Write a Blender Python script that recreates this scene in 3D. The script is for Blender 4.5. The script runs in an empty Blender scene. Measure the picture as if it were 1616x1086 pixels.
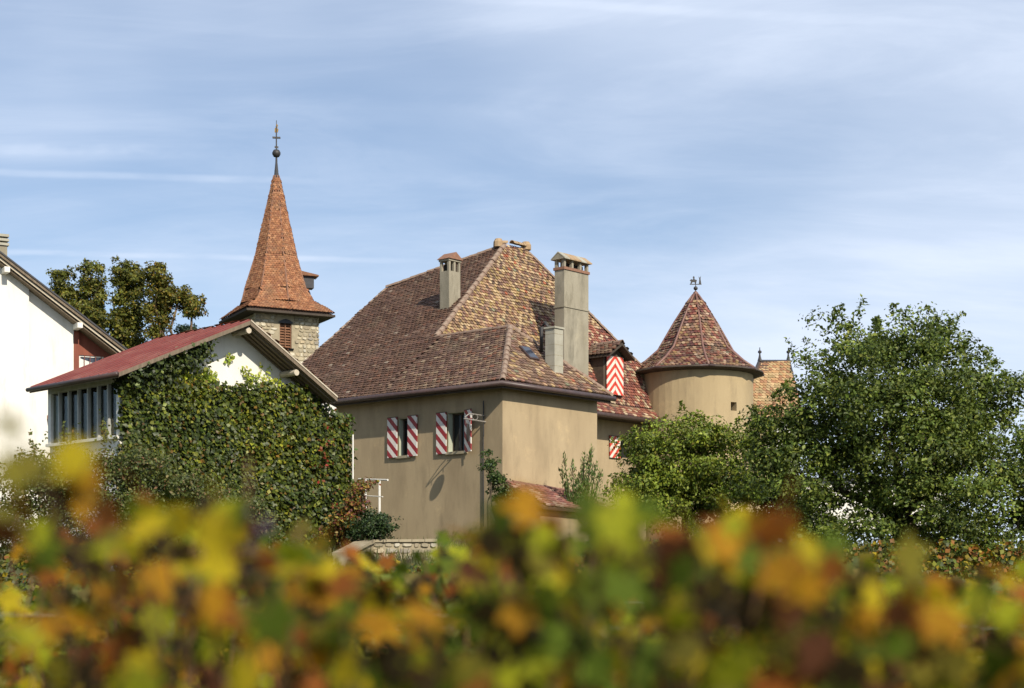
import bpy, math, random
import numpy as np
from mathutils import Vector, Matrix
from mathutils import noise as mnoise
V = Vector
R = math.radians
rng = random.Random(7)
nrg = np.random.default_rng(7)
scn = bpy.context.scene
COL = scn.collection

# ------------------------------------------------------------------ camera, sky, sun
cam_d = bpy.data.cameras.new('camera'); cam = bpy.data.objects.new('camera', cam_d); COL.objects.link(cam)
cam.location = (0, 0, 0); cam.rotation_euler = (R(90), 0, 0)
cam_d.sensor_width = 36.0; cam_d.lens = 56.81; cam_d.shift_y = 0.2395
cam_d.clip_start = 0.1; cam_d.clip_end = 6000
cam_d.dof.use_dof = True; cam_d.dof.focus_distance = 54.0; cam_d.dof.aperture_fstop = 2.0
scn.camera = cam
SUN_EL, SUN_AZ = 35.0, 152.0            # azimuth from +Y towards +X
wd = bpy.data.worlds.new('World'); scn.world = wd; wd.use_nodes = True
wn, wl = wd.node_tree.nodes, wd.node_tree.links
wn.clear()

def wmath(op, a, b=None, c=None, clamp=False):
    n = wn.new('ShaderNodeMath'); n.operation = op; n.use_clamp = clamp
    for i, x in enumerate((a, b, c)):
        if x is None: continue
        if isinstance(x, (int, float)): n.inputs[i].default_value = x
        else: wl.new(x, n.inputs[i])
    return n.outputs[0]
def wramp(x, lo, hi):
    n = wn.new('ShaderNodeMapRange'); n.interpolation_type = 'SMOOTHSTEP'
    wl.new(x, n.inputs[0]); n.inputs[1].default_value = lo; n.inputs[2].default_value = hi
    return n.outputs[0]
sky = wn.new('ShaderNodeTexSky'); sky.sky_type = 'NISHITA'; sky.sun_disc = False
sky.sun_elevation = R(SUN_EL); sky.sun_rotation = R(SUN_AZ)
sky.altitude = 450; sky.air_density = 1.0; sky.dust_density = 0.3; sky.ozone_density = 2.2
tc = wn.new('ShaderNodeTexCoord'); sep = wn.new('ShaderNodeSeparateXYZ'); wl.new(tc.outputs['Generated'], sep.inputs[0])
dx, dy, dz = sep.outputs
den = wmath('ADD', wmath('MAXIMUM', dz, 0.0), 0.16)
cx_, cy_ = wmath('DIVIDE', dx, den), wmath('DIVIDE', dy, den)     # flat cloud layer seen from below
def wnoise(sx, sy, scale, detail, rough, off=0.0, dist=0.0):
    cb = wn.new('ShaderNodeCombineXYZ')
    wl.new(wmath('MULTIPLY', cx_, sx), cb.inputs[0]); wl.new(wmath('MULTIPLY', cy_, sy), cb.inputs[1]); cb.inputs[2].default_value = off
    n = wn.new('ShaderNodeTexNoise'); n.inputs['Scale'].default_value = scale; n.inputs['Detail'].default_value = detail
    n.inputs['Roughness'].default_value = rough; n.inputs['Distortion'].default_value = dist
    wl.new(cb.outputs[0], n.inputs['Vector']); return n.outputs[0]
veil = wramp(wmath('MULTIPLY_ADD', cx_, .18, wnoise(.45, .5, 1.0, 4, .55, 3.7, .4)), .26, .72)
wisp = wramp(wnoise(.5, .9, 1.2, 7, .60, 9.1, .8), .35, .75)
fine = wramp(wnoise(1.0, 2.2, 1.6, 7, .65, 21.3, .8), .40, .75)
cloud = wmath('ADD', wmath('MULTIPLY_ADD', veil, .60, .10), wmath('ADD', wmath('MULTIPLY', wisp, .26), wmath('MULTIPLY', fine, .14)))
# contrails: thin great-circle streaks drifting apart
ys = wmath('MAXIMUM', dy, 0.02)
gx, gz = wmath('DIVIDE', dx, ys), wmath('DIVIDE', dz, ys)
wob = wmath('MULTIPLY', wmath('SUBTRACT', wnoise(2.0, 2.0, 2.0, 3, .6, 5.0), .5), .004)
def contrail(a, b, w, x0, x1, st):
    q = wmath('ADD', wmath('SUBTRACT', gz, wmath('MULTIPLY_ADD', gx, b, a)), wob)
    m = wmath('SUBTRACT', 1.0, wramp(wmath('ABSOLUTE', q), w * .15, w))
    fade = wmath('SUBTRACT', 1.0, wramp(gx, x0, x1))
    br = wramp(wnoise(3.0, 3.0, 1.7, 4, .6, a * 50), .25, .6)
    return wmath('MULTIPLY', wmath('MULTIPLY', m, fade), wmath('MULTIPLY', br, st))
for args in ((.2475, -.034, .0034, -.16, -.085, .20), (.2690, -.012, .0065, -.24, -.15, .22), (.2020, -.020, .0026, -.14, -.02, .20),
             (.3640, -.055, .0045, .05, .40, .09)):
    cloud = wmath('ADD', cloud, contrail(*args))
cloud = wmath('MINIMUM', cloud, .96)
mixc = wn.new('ShaderNodeMix'); mixc.data_type = 'RGBA'
wl.new(cloud, mixc.inputs['Factor'])
grade = wn.new('ShaderNodeMix'); grade.data_type = 'RGBA'; grade.blend_type = 'MULTIPLY'; grade.inputs['Factor'].default_value = 1
wl.new(sky.outputs[0], grade.inputs['A']); grade.inputs['B'].default_value = (.90, 1.03, 1.12, 1)
wl.new(grade.outputs['Result'], mixc.inputs['A']); mixc.inputs['B'].default_value = (8.5, 9.5, 11.3, 1)
bg = wn.new('ShaderNodeBackground'); bg.inputs[1].default_value = 0.086
wo = wn.new('ShaderNodeOutputWorld')
wl.new(mixc.outputs['Result'], bg.inputs[0]); wl.new(bg.outputs[0], wo.inputs[0])

sd = bpy.data.lights.new('sun', 'SUN'); sun = bpy.data.objects.new('sun', sd); COL.objects.link(sun)
sd.energy = 5.0; sd.angle = R(0.5); sd.color = (1.0, .91, .76)
sun_dir = V((math.sin(R(SUN_AZ)) * math.cos(R(SUN_EL)), math.cos(R(SUN_AZ)) * math.cos(R(SUN_EL)), math.sin(R(SUN_EL))))
sun.rotation_euler = sun_dir.to_track_quat('Z', 'Y').to_euler()
vs = scn.view_settings; vs.view_transform = 'Standard'; vs.look = 'None'; vs.gamma = 1; vs.exposure = 0.18; vs.use_curve_mapping = False
scn.cycles.use_denoising = True; scn.cycles.max_bounces = 8; scn.cycles.transparent_max_bounces = 8

# ------------------------------------------------------------------ materials
def new_mat(name):
    m = bpy.data.materials.new(name); m.use_nodes = True
    n, l = m.node_tree.nodes, m.node_tree.links
    return m, n, l, n['Principled BSDF']
def rgba(c): return (c[0], c[1], c[2], 1)
def mat(name, c1, c2=None, scale=4.0, stretch=(1, 1, 1), rough=.85, bump=0.0, bscale=40.0, c3=None, scale3=1.2, lo3=.5, hi3=.7,
        attr=False, spec=.3, metal=0.0, detail=6, fine=0.0, streak=None, sk=(.5, .8)):
    m, n, l, p = new_mat(name)
    p.inputs['Roughness'].default_value = rough; p.inputs['Specular IOR Level'].default_value = spec; p.inputs['Metallic'].default_value = metal
    t = n.new('ShaderNodeTexCoord'); mp = n.new('ShaderNodeMapping'); mp.inputs['Scale'].default_value = stretch
    l.new(t.outputs['Object'], mp.inputs[0])
    def noise(s, d=6, r=.6, v=None):
        q = n.new('ShaderNodeTexNoise'); q.inputs['Scale'].default_value = s; q.inputs['Detail'].default_value = d; q.inputs['Roughness'].default_value = r
        l.new(v or mp.outputs[0], q.inputs['Vector']); return q.outputs[0]
    def mix(f, a, b, blend='MIX'):
        x = n.new('ShaderNodeMix'); x.data_type = 'RGBA'; x.blend_type = blend
        if isinstance(f, (int, float)): x.inputs['Factor'].default_value = f
        else: l.new(f, x.inputs['Factor'])
        for s, c in (('A', a), ('B', b)):
            if isinstance(c, tuple): x.inputs[s].default_value = rgba(c)
            else: l.new(c, x.inputs[s])
        return x.outputs['Result']
    def rmp(f, lo, hi):
        x = n.new('ShaderNodeMapRange'); x.inputs[1].default_value = lo; x.inputs[2].default_value = hi; l.new(f, x.inputs[0]); return x.outputs[0]
    if attr:
        a = n.new('ShaderNodeAttribute'); a.attribute_name = 'tint'; out = a.outputs['Color']
        out = mix(rmp(noise(scale), .3, .7), out, mix(1.0, out, c1, 'MULTIPLY'))
    else:
        out = mix(rmp(noise(scale, detail), .32, .68), c1, c2 or c1)
    if c3: out = mix(rmp(noise(scale3, 5, .65), lo3, hi3), out, c3)
    if streak:
        mp2 = n.new('ShaderNodeMapping'); mp2.inputs['Scale'].default_value = (2.0, 2.0, .42); l.new(t.outputs['Object'], mp2.inputs[0])
        out = mix(rmp(noise(1.6, 6, .7, mp2.outputs[0]), *sk), out, streak)
        out = mix(rmp(noise(.9, 7, .75, t.outputs['Object']), .58, .72), out, mix(1.0, out, (1.22, 1.2, 1.15), 'MULTIPLY'))
    if fine:
        out = mix(rmp(noise(90, 3, .6, t.outputs['Object']), .2, .8), out, mix(1.0, out, (1 - fine, 1 - fine, 1 - fine), 'MULTIPLY'))
    l.new(out, p.inputs['Base Color'])
    if bump:
        b = n.new('ShaderNodeBump'); b.inputs['Strength'].default_value = bump; b.inputs['Distance'].default_value = .004
        l.new(noise(bscale, 5, .6, t.outputs['Object']), b.inputs['Height']); l.new(b.outputs[0], p.inputs['Normal'])
    return m
def leaf_mat(name, base=None, trans=.3, rough=.5, spec=.35, tc=(1.25, 1.2, .55), noise_var=0.35):
    m, n, l, p = new_mat(name)
    if base is None:
        a = n.new('ShaderNodeAttribute'); a.attribute_name = 'tint'; c = a.outputs['Color']
    else:
        # blade colour blotched between two autumn tones, different on every leaf
        oi = n.new('ShaderNodeObjectInfo'); t = n.new('ShaderNodeTexCoord')
        nz = n.new('ShaderNodeTexNoise'); nz.noise_dimensions = '4D'; nz.inputs['Scale'].default_value = 14; nz.inputs['Detail'].default_value = 4
        l.new(t.outputs['Object'], nz.inputs['Vector'])
        w = n.new('ShaderNodeMath'); w.operation = 'MULTIPLY'; w.inputs[1].default_value = 40; l.new(oi.outputs['Random'], w.inputs[0]); l.new(w.outputs[0], nz.inputs['W'])
        rp = n.new('ShaderNodeMapRange'); rp.inputs[1].default_value = .38; rp.inputs[2].default_value = .66; l.new(nz.outputs[0], rp.inputs[0])
        mx = n.new('ShaderNodeMix'); mx.data_type = 'RGBA'; l.new(rp.outputs[0], mx.inputs['Factor'])
        mx.inputs['A'].default_value = rgba(base[0]); mx.inputs['B'].default_value = rgba(base[1])
        hs = n.new('ShaderNodeHueSaturation'); l.new(mx.outputs['Result'], hs.inputs['Color'])
        rv = n.new('ShaderNodeMapRange'); rv.inputs[3].default_value = .7; rv.inputs[4].default_value = 1.3; l.new(oi.outputs['Random'], rv.inputs[0]); l.new(rv.outputs[0], hs.inputs['Value'])
        c = hs.outputs[0]
    l.new(c, p.inputs['Base Color']); p.inputs['Roughness'].default_value = rough; p.inputs['Specular IOR Level'].default_value = spec
    tr = n.new('ShaderNodeBsdfTranslucent'); mu = n.new('ShaderNodeMix'); mu.data_type = 'RGBA'; mu.blend_type = 'MULTIPLY'; mu.inputs['Factor'].default_value = 1
    l.new(c, mu.inputs['A']); mu.inputs['B'].default_value = rgba(tc); l.new(mu.outputs['Result'], tr.inputs['Color'])
    ms = n.new('ShaderNodeMixShader'); ms.inputs[0].default_value = trans
    l.new(p.outputs[0], ms.inputs[1]); l.new(tr.outputs[0], ms.inputs[2]); l.new(ms.outputs[0], n['Material Output'].inputs['Surface'])
    return m
def stripe_mat(name, red, white, freq, ang_mode):
    """painted shutter boards: diagonal bands or chevrons, read from the shutter's own UVs"""
    m, n, l, p = new_mat(name); p.inputs['Roughness'].default_value = .55
    t = n.new('ShaderNodeUVMap'); s = n.new('ShaderNodeSeparateXYZ'); l.new(t.outputs[0], s.inputs[0])
    def mth(op, a, b):
        q = n.new('ShaderNodeMath'); q.operation = op
        for i, x in enumerate((a, b)):
            if isinstance(x, (int, float)): q.inputs[i].default_value = x
            else: l.new(x, q.inputs[i])
        return q.outputs[0]
    u = s.outputs[0]
    if ang_mode == 'chevron': u = mth('ABSOLUTE', mth('SUBTRACT', u, .0), 0)
    f = mth('FRACT', mth('MULTIPLY', mth('ADD', u, s.outputs[1]), freq), 0)
    g = mth('GREATER_THAN', f, .5)
    nz = n.new('ShaderNodeTexNoise'); nz.inputs['Scale'].default_value = 30
    tc2 = n.new('ShaderNodeTexCoord'); l.new(tc2.outputs['Object'], nz.inputs['Vector'])
    mx = n.new('ShaderNodeMix'); mx.data_type = 'RGBA'; l.new(g, mx.inputs['Factor']); mx.inputs['A'].default_value = rgba(red); mx.inputs['B'].default_value = rgba(white)
    m2 = n.new('ShaderNodeMix'); m2.data_type = 'RGBA'; m2.blend_type = 'MULTIPLY'; l.new(nz.outputs[0], m2.inputs['Factor'])
    l.new(mx.outputs['Result'], m2.inputs['A']); m2.inputs['B'].default_value = (.72, .70, .66, 1)
    l.new(m2.outputs['Result'], p.inputs['Base Color']); return m

M = {}
M['stucco'] = mat('ochre_stucco', (.45, .35, .215), (.385, .295, .18), 1.1, (1, 1, .35), .95, .5, 40, c3=(.27, .205, .125), scale3=.7, lo3=.48, hi3=.78, fine=.22, streak=(.27, .21, .13), sk=(.52, .84))
M['stucco_turret'] = mat('turret_stucco', (.45, .35, .205), (.385, .295, .17), 1.0, (1, 1, .3), .95, .35, 60, c3=(.25, .19, .115), scale3=.6, lo3=.5, hi3=.8, fine=.2, streak=(.27, .21, .13), sk=(.52, .84))
M['chimney'] = mat('chimney_render', (.36, .325, .25), (.26, .23, .17), 1.6, (1, 1, .4), .95, .5, 45, c3=(.16, .145, .11), scale3=2.0, lo3=.5, hi3=.8, fine=.2, streak=(.15, .13, .09), sk=(.55, .78))
M['concrete'] = mat('pale_concrete', (.40, .38, .31), (.31, .29, .23), 2, (1, 1, 1), .9, .3, 60, fine=.15)
M['white'] = mat('white_render', (.78, .755, .70), (.70, .675, .615), .7, (1, 1, .4), .9, .25, 60, fine=.08, streak=(.52, .48, .41), sk=(.52, .85))
M['white_paint'] = mat('white_paint', (.74, .72, .67), (.62, .60, .55), 8, rough=.5)
M['grey_paint'] = mat('grey_weathered_paint', (.42, .42, .40), (.30, .30, .28), 6, (1, 1, .3), rough=.6)
M['tile'] = mat('clay_tiles', (.72, .70, .68), None, 9, rough=.8, bump=.25, bscale=50, attr=True, spec=.25, fine=.25, c3=(.125, .10, .065), scale3=.9, lo3=.52, hi3=.95)
M['undertile'] = mat('roof_underlay', (.10, .06, .045), (.07, .045, .035), 3, rough=.95)
M['ridge'] = mat('ridge_clay', (.26, .18, .13), (.17, .11, .085), 4, rough=.85, bump=.3, c3=(.36, .30, .22), scale3=5)
M['ridge_light'] = mat('lichen_ridge_clay', (.38, .28, .17), (.28, .18, .10), 6, rough=.9, bump=.4)
M['gutter'] = mat('brown_gutter', (.075, .045, .04), (.05, .032, .03), 6, rough=.45, spec=.5)
M['soffit'] = mat('dark_soffit_boards', (.07, .055, .042), (.05, .038, .03), 6, (1, 1, 1), rough=.85)
M['brick'] = mat('orange_brick', (.27, .145, .095), (.20, .105, .07), 9, rough=.9, bump=.3)
M['dark'] = mat('dark_interior', (.012, .011, .010), rough=.9)
M['glass'] = mat('window_glass', (.02, .022, .022), rough=.12, spec=.35)
def pane_mat():
    m, n, l, p = new_mat('veranda_pane_glass'); tr = n.new('ShaderNodeBsdfTransparent'); tr.inputs[0].default_value = (.80, .84, .80, 1)
    gl = n.new('ShaderNodeBsdfGlossy'); gl.inputs['Roughness'].default_value = .05; ms = n.new('ShaderNodeMixShader'); ms.inputs[0].default_value = .07; l.new(tr.outputs[0], ms.inputs[1]); l.new(gl.outputs[0], ms.inputs[2]); l.new(ms.outputs[0], n['Material Output'].inputs['Surface']); return m
M['pane'] = pane_mat()
M['skyglass'] = mat('skylight_glass', (.03, .035, .05), rough=.08, spec=.9)
M['frame'] = mat('dark_wood_frame', (.06, .045, .035), (.09, .065, .045), 8, rough=.7)
M['stripes'] = stripe_mat('red_white_diagonal_boards', (.30, .022, .03), (.76, .72, .68), 2.45, 'diag')
M['chevron'] = stripe_mat('red_white_chevron_boards', (.62, .06, .035), (.80, .72, .64), 2.9, 'chevron')
M['reveal'] = mat('pale_green_reveal', (.42, .44, .34), (.36, .38, .30), 3, rough=.9)
M['iron'] = mat('dark_iron', (.022, .022, .024), (.04, .035, .032), 10, rough=.55, spec=.5)
M['iron_lit'] = mat('lit_iron', (.30, .28, .26), (.2, .18, .16), 10, rough=.5, spec=.5)  # paler copy of the dark iron, sunlight put into its colour
M['gilt'] = mat('dull_gilding', (.40, .24, .06), (.3, .17, .05), 10, rough=.4, metal=.6)
M['copper'] = mat('brown_copper_rib', (.20, .10, .075), (.14, .07, .055), 5, rough=.5, spec=.5)
M['mortar'] = mat('stone_mortar', (.34, .29, .20), (.26, .22, .15), 4, rough=.95, bump=.4)
M['stone'] = mat('rubble_stone', (.72, .70, .68), None, 10, rough=.92, bump=.5, bscale=25, attr=True, fine=.2)
M['louvre'] = mat('brown_louvre', (.22, .11, .06), (.15, .07, .04), 6, rough=.8)
M['redmetal'] = mat('red_roof_sheet', (.21, .05, .043), (.16, .04, .035), 1.5, c3=(.25, .10, .08), scale3=.9, lo3=.45, hi3=.75, rough=.6, spec=.4, bump=.15, bscale=20)
M['redwood'] = mat('red_brown_boards', (.24, .075, .045), (.17, .05, .032), 5, (1, 1, .2), rough=.75)
M['wood'] = mat('grey_brown_timber', (.20, .155, .11), (.13, .10, .07), 5, (3, 3, .4), rough=.85)
M['pale_wood'] = mat('pale_timber', (.55, .48, .38), (.42, .36, .27), 5, rough=.8)
M['slate'] = mat('dark_roof_edge', (.05, .05, .055), (.035, .035, .04), 5, rough=.6)
M['curtain'] = mat('grey_curtain', (.42, .42, .40), (.28, .28, .27), 7, (6, 6, .3), rough=.9)
M['bark'] = mat('tree_bark', (.11, .085, .06), (.06, .045, .032), 6, (4, 4, 1), rough=.95, bump=.6, bscale=20)
M['pale_bark'] = mat('pale_tree_bark', (.20, .14, .09), (.12, .085, .055), 6, (4, 4, 1), rough=.95, bump=.6, bscale=20)
M['cane'] = mat('vine_cane', (.16, .085, .04), (.10, .055, .03), 20, rough=.8)
M['post'] = mat('grey_stake', (.25, .22, .17), (.17, .15, .11), 6, (3, 3, .4), rough=.9)
M['wire'] = mat('trellis_wire', (.5, .47, .40), rough=.35, metal=.8)
M['grape'] = mat('dark_grape', (.05, .02, .04), (.03, .014, .028), 20, rough=.35, spec=.5)
M['ground'] = mat('vineyard_soil_and_grass', (.085, .095, .035), (.12, .085, .045), .9, rough=.98, bump=.6, bscale=6, c3=(.05, .075, .022), scale3=.25, lo3=.4, hi3=.6)
M['path'] = mat('gravel_path', (.33, .30, .25), (.26, .23, .19), 5, rough=.95, bump=.5)
M['leaf'] = leaf_mat('tinted_leaves')
M['treeleaf'] = leaf_mat('tree_leaves', trans=.18, rough=.5, spec=.25)
M['ivyleaf'] = leaf_mat('ivy_leaves', trans=.15, rough=.45, spec=.3)
VINE = {
    'green': ((.10, .14, .014), (.06, .095, .012)),
    'lime': ((.32, .32, .016), (.16, .19, .015)),
    'yellow': ((.46, .35, .014), (.34, .27, .015)),
    'amber': ((.40, .22, .012), (.26, .105, .012)),
    'rust': ((.25, .08, .013), (.15, .05, .013)),
    'olive': ((.16, .135, .016), (.09, .085, .013)),
    'wine': ((.11, .04, .016), (.06, .024, .013)),
    'shade': ((.035, .026, .010), (.024, .017, .008)),  # near-black leaves standing in for dark gaps, shade put into their colour
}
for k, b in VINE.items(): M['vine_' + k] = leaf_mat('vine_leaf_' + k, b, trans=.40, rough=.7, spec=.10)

# ------------------------------------------------------------------ helpers
def P(u, v, y): return V(((u - 808) / 2550 * y, y, (930 - v) / 2550 * y))   # survey point: bearing, height angle, distance
class MB:
    def __init__(s): s.v = []; s.f = []; s.c = []; s.uv = None; s.col = (1, 1, 1)
    def add(s, vs_, fs):
        o = len(s.v); s.v.extend(tuple(x) for x in vs_); s.c.extend([s.col] * len(vs_)); s.f.extend(tuple(i + o for i in f) for f in fs); return s
    def box(s, o, ax, ay, az):
        o, ax, ay, az = V(o), V(ax), V(ay), V(az)
        p = [o, o + ax, o + ax + ay, o + ay]; p += [q + az for q in p]
        return s.add(p, [(0, 3, 2, 1), (4, 5, 6, 7), (0, 1, 5, 4), (1, 2, 6, 5), (2, 3, 7, 6), (3, 0, 4, 7)])
    def prism(s, poly, off):
        n = len(poly); poly = [V(p) for p in poly]; off = V(off)
        return s.add(poly + [p + off for p in poly], [tuple(range(n)), tuple(range(2 * n - 1, n - 1, -1))] + [(i, n + i, n + (i + 1) % n, (i + 1) % n) for i in range(n)])
    def tube(s, pts, rad, n=6, cap=True):
        pts = [V(p) for p in pts]; rad = rad if isinstance(rad, (list, tuple)) else [rad] * len(pts); vs_ = []; fs = []
        for i, p in enumerate(pts):
            d = (pts[min(i + 1, len(pts) - 1)] - pts[max(i - 1, 0)]).normalized()
            a = d.cross(V((0, 0, 1)) if abs(d.z) < .9 else V((1, 0, 0))).normalized(); b = d.cross(a)
            for k in range(n):
                t = 2 * math.pi * k / n; vs_.append(p + (a * math.cos(t) + b * math.sin(t)) * rad[i])
        for i in range(len(pts) - 1):
            for k in range(n): fs.append((i * n + k, i * n + (k + 1) % n, (i + 1) * n + (k + 1) % n, (i + 1) * n + k))
        if cap: fs += [tuple(range(n - 1, -1, -1)), tuple(range((len(pts) - 1) * n, len(pts) * n))]
        return s.add(vs_, fs)
    def lathe(s, c, prof, n=16):
        c = V(c); vs_ = []; fs = []
        for r, z in prof:
            for k in range(n):
                t = 2 * math.pi * k / n; vs_.append(c + V((r * math.cos(t), r * math.sin(t), z)))
        for i in range(len(prof) - 1):
            for k in range(n): fs.append((i * n + k, i * n + (k + 1) % n, (i + 1) * n + (k + 1) % n, (i + 1) * n + k))
        return s.add(vs_, fs)
    def build(s, name, m, parent=None, smooth=False, tint=False, kind=None):
        me = bpy.data.meshes.new(name); me.from_pydata(s.v, [], s.f); me.materials.append(M[m] if isinstance(m, str) else m)
        if tint:
            a = me.color_attributes.new('tint', 'FLOAT_COLOR', 'POINT')
            arr = np.ones((len(s.v), 4), np.float32); arr[:, :3] = np.array(s.c, np.float32).reshape(-1, 3); a.data.foreach_set('color', arr.ravel())
        if s.uv:
            l = me.uv_layers.new(name='UVMap'); l.data.foreach_set('uv', np.array([s.uv[lp.vertex_index] for lp in me.loops], np.float32).ravel())
        if smooth: me.polygons.foreach_set('use_smooth', [True] * len(me.polygons))
        me.update(); o = bpy.data.objects.new(name, me); COL.objects.link(o); attach(o, parent)
        if kind: o['kind'] = kind
        return o
WORLD = {}
def attach(o, parent):
    if parent is not None:
        o.parent = parent; o.matrix_parent_inverse = WORLD.get(parent.name, Matrix.Identity(4)).inverted()
def thing(name, loc, label, cat, group=None):
    o = bpy.data.objects.new(name, None); COL.objects.link(o); o.location = loc; o.empty_display_size = .3
    WORLD[o.name] = Matrix.Translation(V(loc)); tag(o, label, cat, group); o['kind'] = 'thing'; return o
def tag(o, label, cat, group=None):
    o['label'] = label; o['category'] = cat
    if group: o['group'] = group
    return o
def place(mesh, name, mw, parent):
    o = bpy.data.objects.new(name, mesh); COL.objects.link(o); attach(o, parent); o.matrix_basis = mw
    WORLD[o.name] = mw; return o
def box_part(name, m, parent, o, ax, ay, az): return MB().box(o, ax, ay, az).build(name, m, parent)
def inside(p, poly):
    x, y = p; r = False; j = len(poly) - 1
    for i in range(len(poly)):
        xi, yi = poly[i]; xj, yj = poly[j]
        if (yi > y) != (yj > y) and x < (xj - xi) * (y - yi) / (yj - yi) + xi: r = not r
        j = i
    return r
def tiles(mb, poly, a, b, w, e, colfn, jit=.006, lift=.03):
    """plain rounded clay tiles laid in overlapping courses over a planar roof face; a->b is the eave line"""
    a, b = V(a), V(b); U = (b - a).normalized(); c = sum((V(p) for p in poly), V((0, 0, 0))) / len(poly)
    up = (c - a) - U * (c - a).dot(U); up.normalize(); N = U.cross(up)
    if N.z < 0: N = -N
    p2 = [((V(p) - a).dot(U), (V(p) - a).dot(up)) for p in poly]
    x0, x1 = min(p[0] for p in p2), max(p[0] for p in p2); y0, y1 = min(p[1] for p in p2), max(p[1] for p in p2)
    row = 0; y = y0
    while y < y1:
        x = x0 + (w / 2 if row % 2 else 0); k = 0
        while x < x1 + w:
            if inside((x, y + e * .55), p2):
                mb.col = colfn(x, y, row, k)
                jx, jy, jz = rng.uniform(-jit, jit), rng.uniform(-jit, jit), rng.uniform(-.006, .010); tl = rng.uniform(-.006, .006)
                h = w * .485; pts = [(-h, e * 1.15, .004), (h, e * 1.15, .004), (h, .30 * w, lift), (h * .62, .07 * w, lift + .004), (0, 0, lift + .006), (-h * .62, .07 * w, lift + .004), (-h, .30 * w, lift)]
                und = .03 + .05 * mnoise.noise((a + U * x + up * y) * .55)
                vs_ = [a + U * (x + jx + q[0]) + up * (y + jy + q[1]) + N * (q[2] + und + jz + tl * q[0] / h) for q in pts]
                vs_ += [v_ - N * (lift + .012) for v_ in vs_[2:]]
                mb.add(vs_, [(6, 5, 4, 3, 2, 1, 0), (2, 3, 8, 7), (3, 4, 9, 8), (4, 5, 10, 9), (5, 6, 11, 10)])
            x += w; k += 1
        y += e; row += 1
def cap_mesh(name, L, r, m):
    mb = MB(); n = 6; vs_ = []
    for (y, rr) in ((0, r), (L, r * .84)):
        for k in range(n + 1):
            t = math.pi * k / n; vs_.append((math.cos(t) * rr, y, math.sin(t) * rr - r * .45))
    for (y, rr) in ((0, r * .82),):
        for k in range(n + 1):
            t = math.pi * k / n; vs_.append((math.cos(t) * rr, y + .002, math.sin(t) * rr - r * .45))
    fs = [(k, k + 1, n + 2 + k, n + 1 + k) for k in range(n)] + [(k + 1, k, 2 * n + 2 + k, 2 * n + 3 + k) for k in range(n)]
    mb.add(vs_, fs); me = bpy.data.meshes.new(name); me.from_pydata(mb.v, [], mb.f); me.materials.append(M[m]); return me
def caps(mesh, A, B, step, parent, name='ridge_tile', lift=.05):
    A, B = V(A), V(B); d = (B - A); L = d.length; d.normalize(); x = d.cross(V((0, 0, 1))).normalized(); z = x.cross(d)
    n = max(1, int(L / step))
    for i in range(n):
        j = .012
        rot = Matrix((x, d, z)).transposed().to_4x4() @ Matrix.Rotation(rng.uniform(-.05, .05), 4, 'Z') @ Matrix.Rotation(rng.uniform(-.05, .05), 4, 'Y')
        place(mesh, name, Matrix.Translation(A + d * (i * L / n) + z * (lift + rng.uniform(-j, j))) @ rot, parent)
def wall_open(mb, o, U, width, z0, z1, opens, nrm, depth=.28, rv=None):
    """wall face with real openings and their reveals"""
    o, U, nrm = V(o), V(U), V(nrm)
    xs = sorted({0, width, *[q for op in opens for q in op[:2]]}); zs = sorted({z0, z1, *[q for op in opens for q in op[2:4]]})
    pt = lambda x, z, d=0: V((o.x, o.y, 0)) + U * x - nrm * d + V((0, 0, z))
    for i in range(len(xs) - 1):
        for j in range(len(zs) - 1):
            xm, zm = (xs[i] + xs[i + 1]) / 2, (zs[j] + zs[j + 1]) / 2
            if any(q[0] < xm < q[1] and q[2] < zm < q[3] for q in opens): continue
            mb.add([pt(xs[i], zs[j]), pt(xs[i + 1], zs[j]), pt(xs[i + 1], zs[j + 1]), pt(xs[i], zs[j + 1])], [(0, 1, 2, 3)])
    r = rv or mb
    for (a, b, c, d) in opens:
        for (p, q) in (((a, c), (b, c)), ((b, c), (b, d)), ((b, d), (a, d)), ((a, d), (a, c))):
            r.add([pt(*p), pt(*q), pt(*q, depth), pt(*p, depth)], [(0, 1, 2, 3)])
def shutter(parent, o, U, w, z0, z1, nrm, m='stripes', flip=False, mode='diag', boards=3):
    """hinged shutter: boards side by side, two battens, hinge straps"""
    o, U, nrm = V(o), V(U), V(nrm); root = None; g = .008; bw = w / boards
    mb = MB(); mb.uv = []
    for k in range(boards):
        a = o + U * (k * bw + g / 2); n0 = len(mb.v)
        mb.box(V((a.x, a.y, z0)), U * (bw - g), nrm * .035, V((0, 0, z1 - z0)))
        for q in mb.v[n0:]:
            x = (V((q[0], q[1], 0)) - V((o.x, o.y, 0))).dot(U); x = (w - x) if flip else x
            mb.uv.append((abs(x) if mode == 'diag' else abs(x), q[2]))
    root = mb.build('shutter', m, parent)
    for zz in (z0 + .15, z1 - .2):
        MB().box(V((o.x, o.y, zz)) + U * .01 - nrm * .022, U * (w - .02), nrm * .02, V((0, 0, .07))).build('batten', 'frame', root)
    MB().box(V((o.x, o.y, z1 - .005)) + U * -.006 + nrm * -.004, U * (w + .012), nrm * .042, V((0, 0, .025))).build('top_rail', 'frame', root)
    return root

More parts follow.
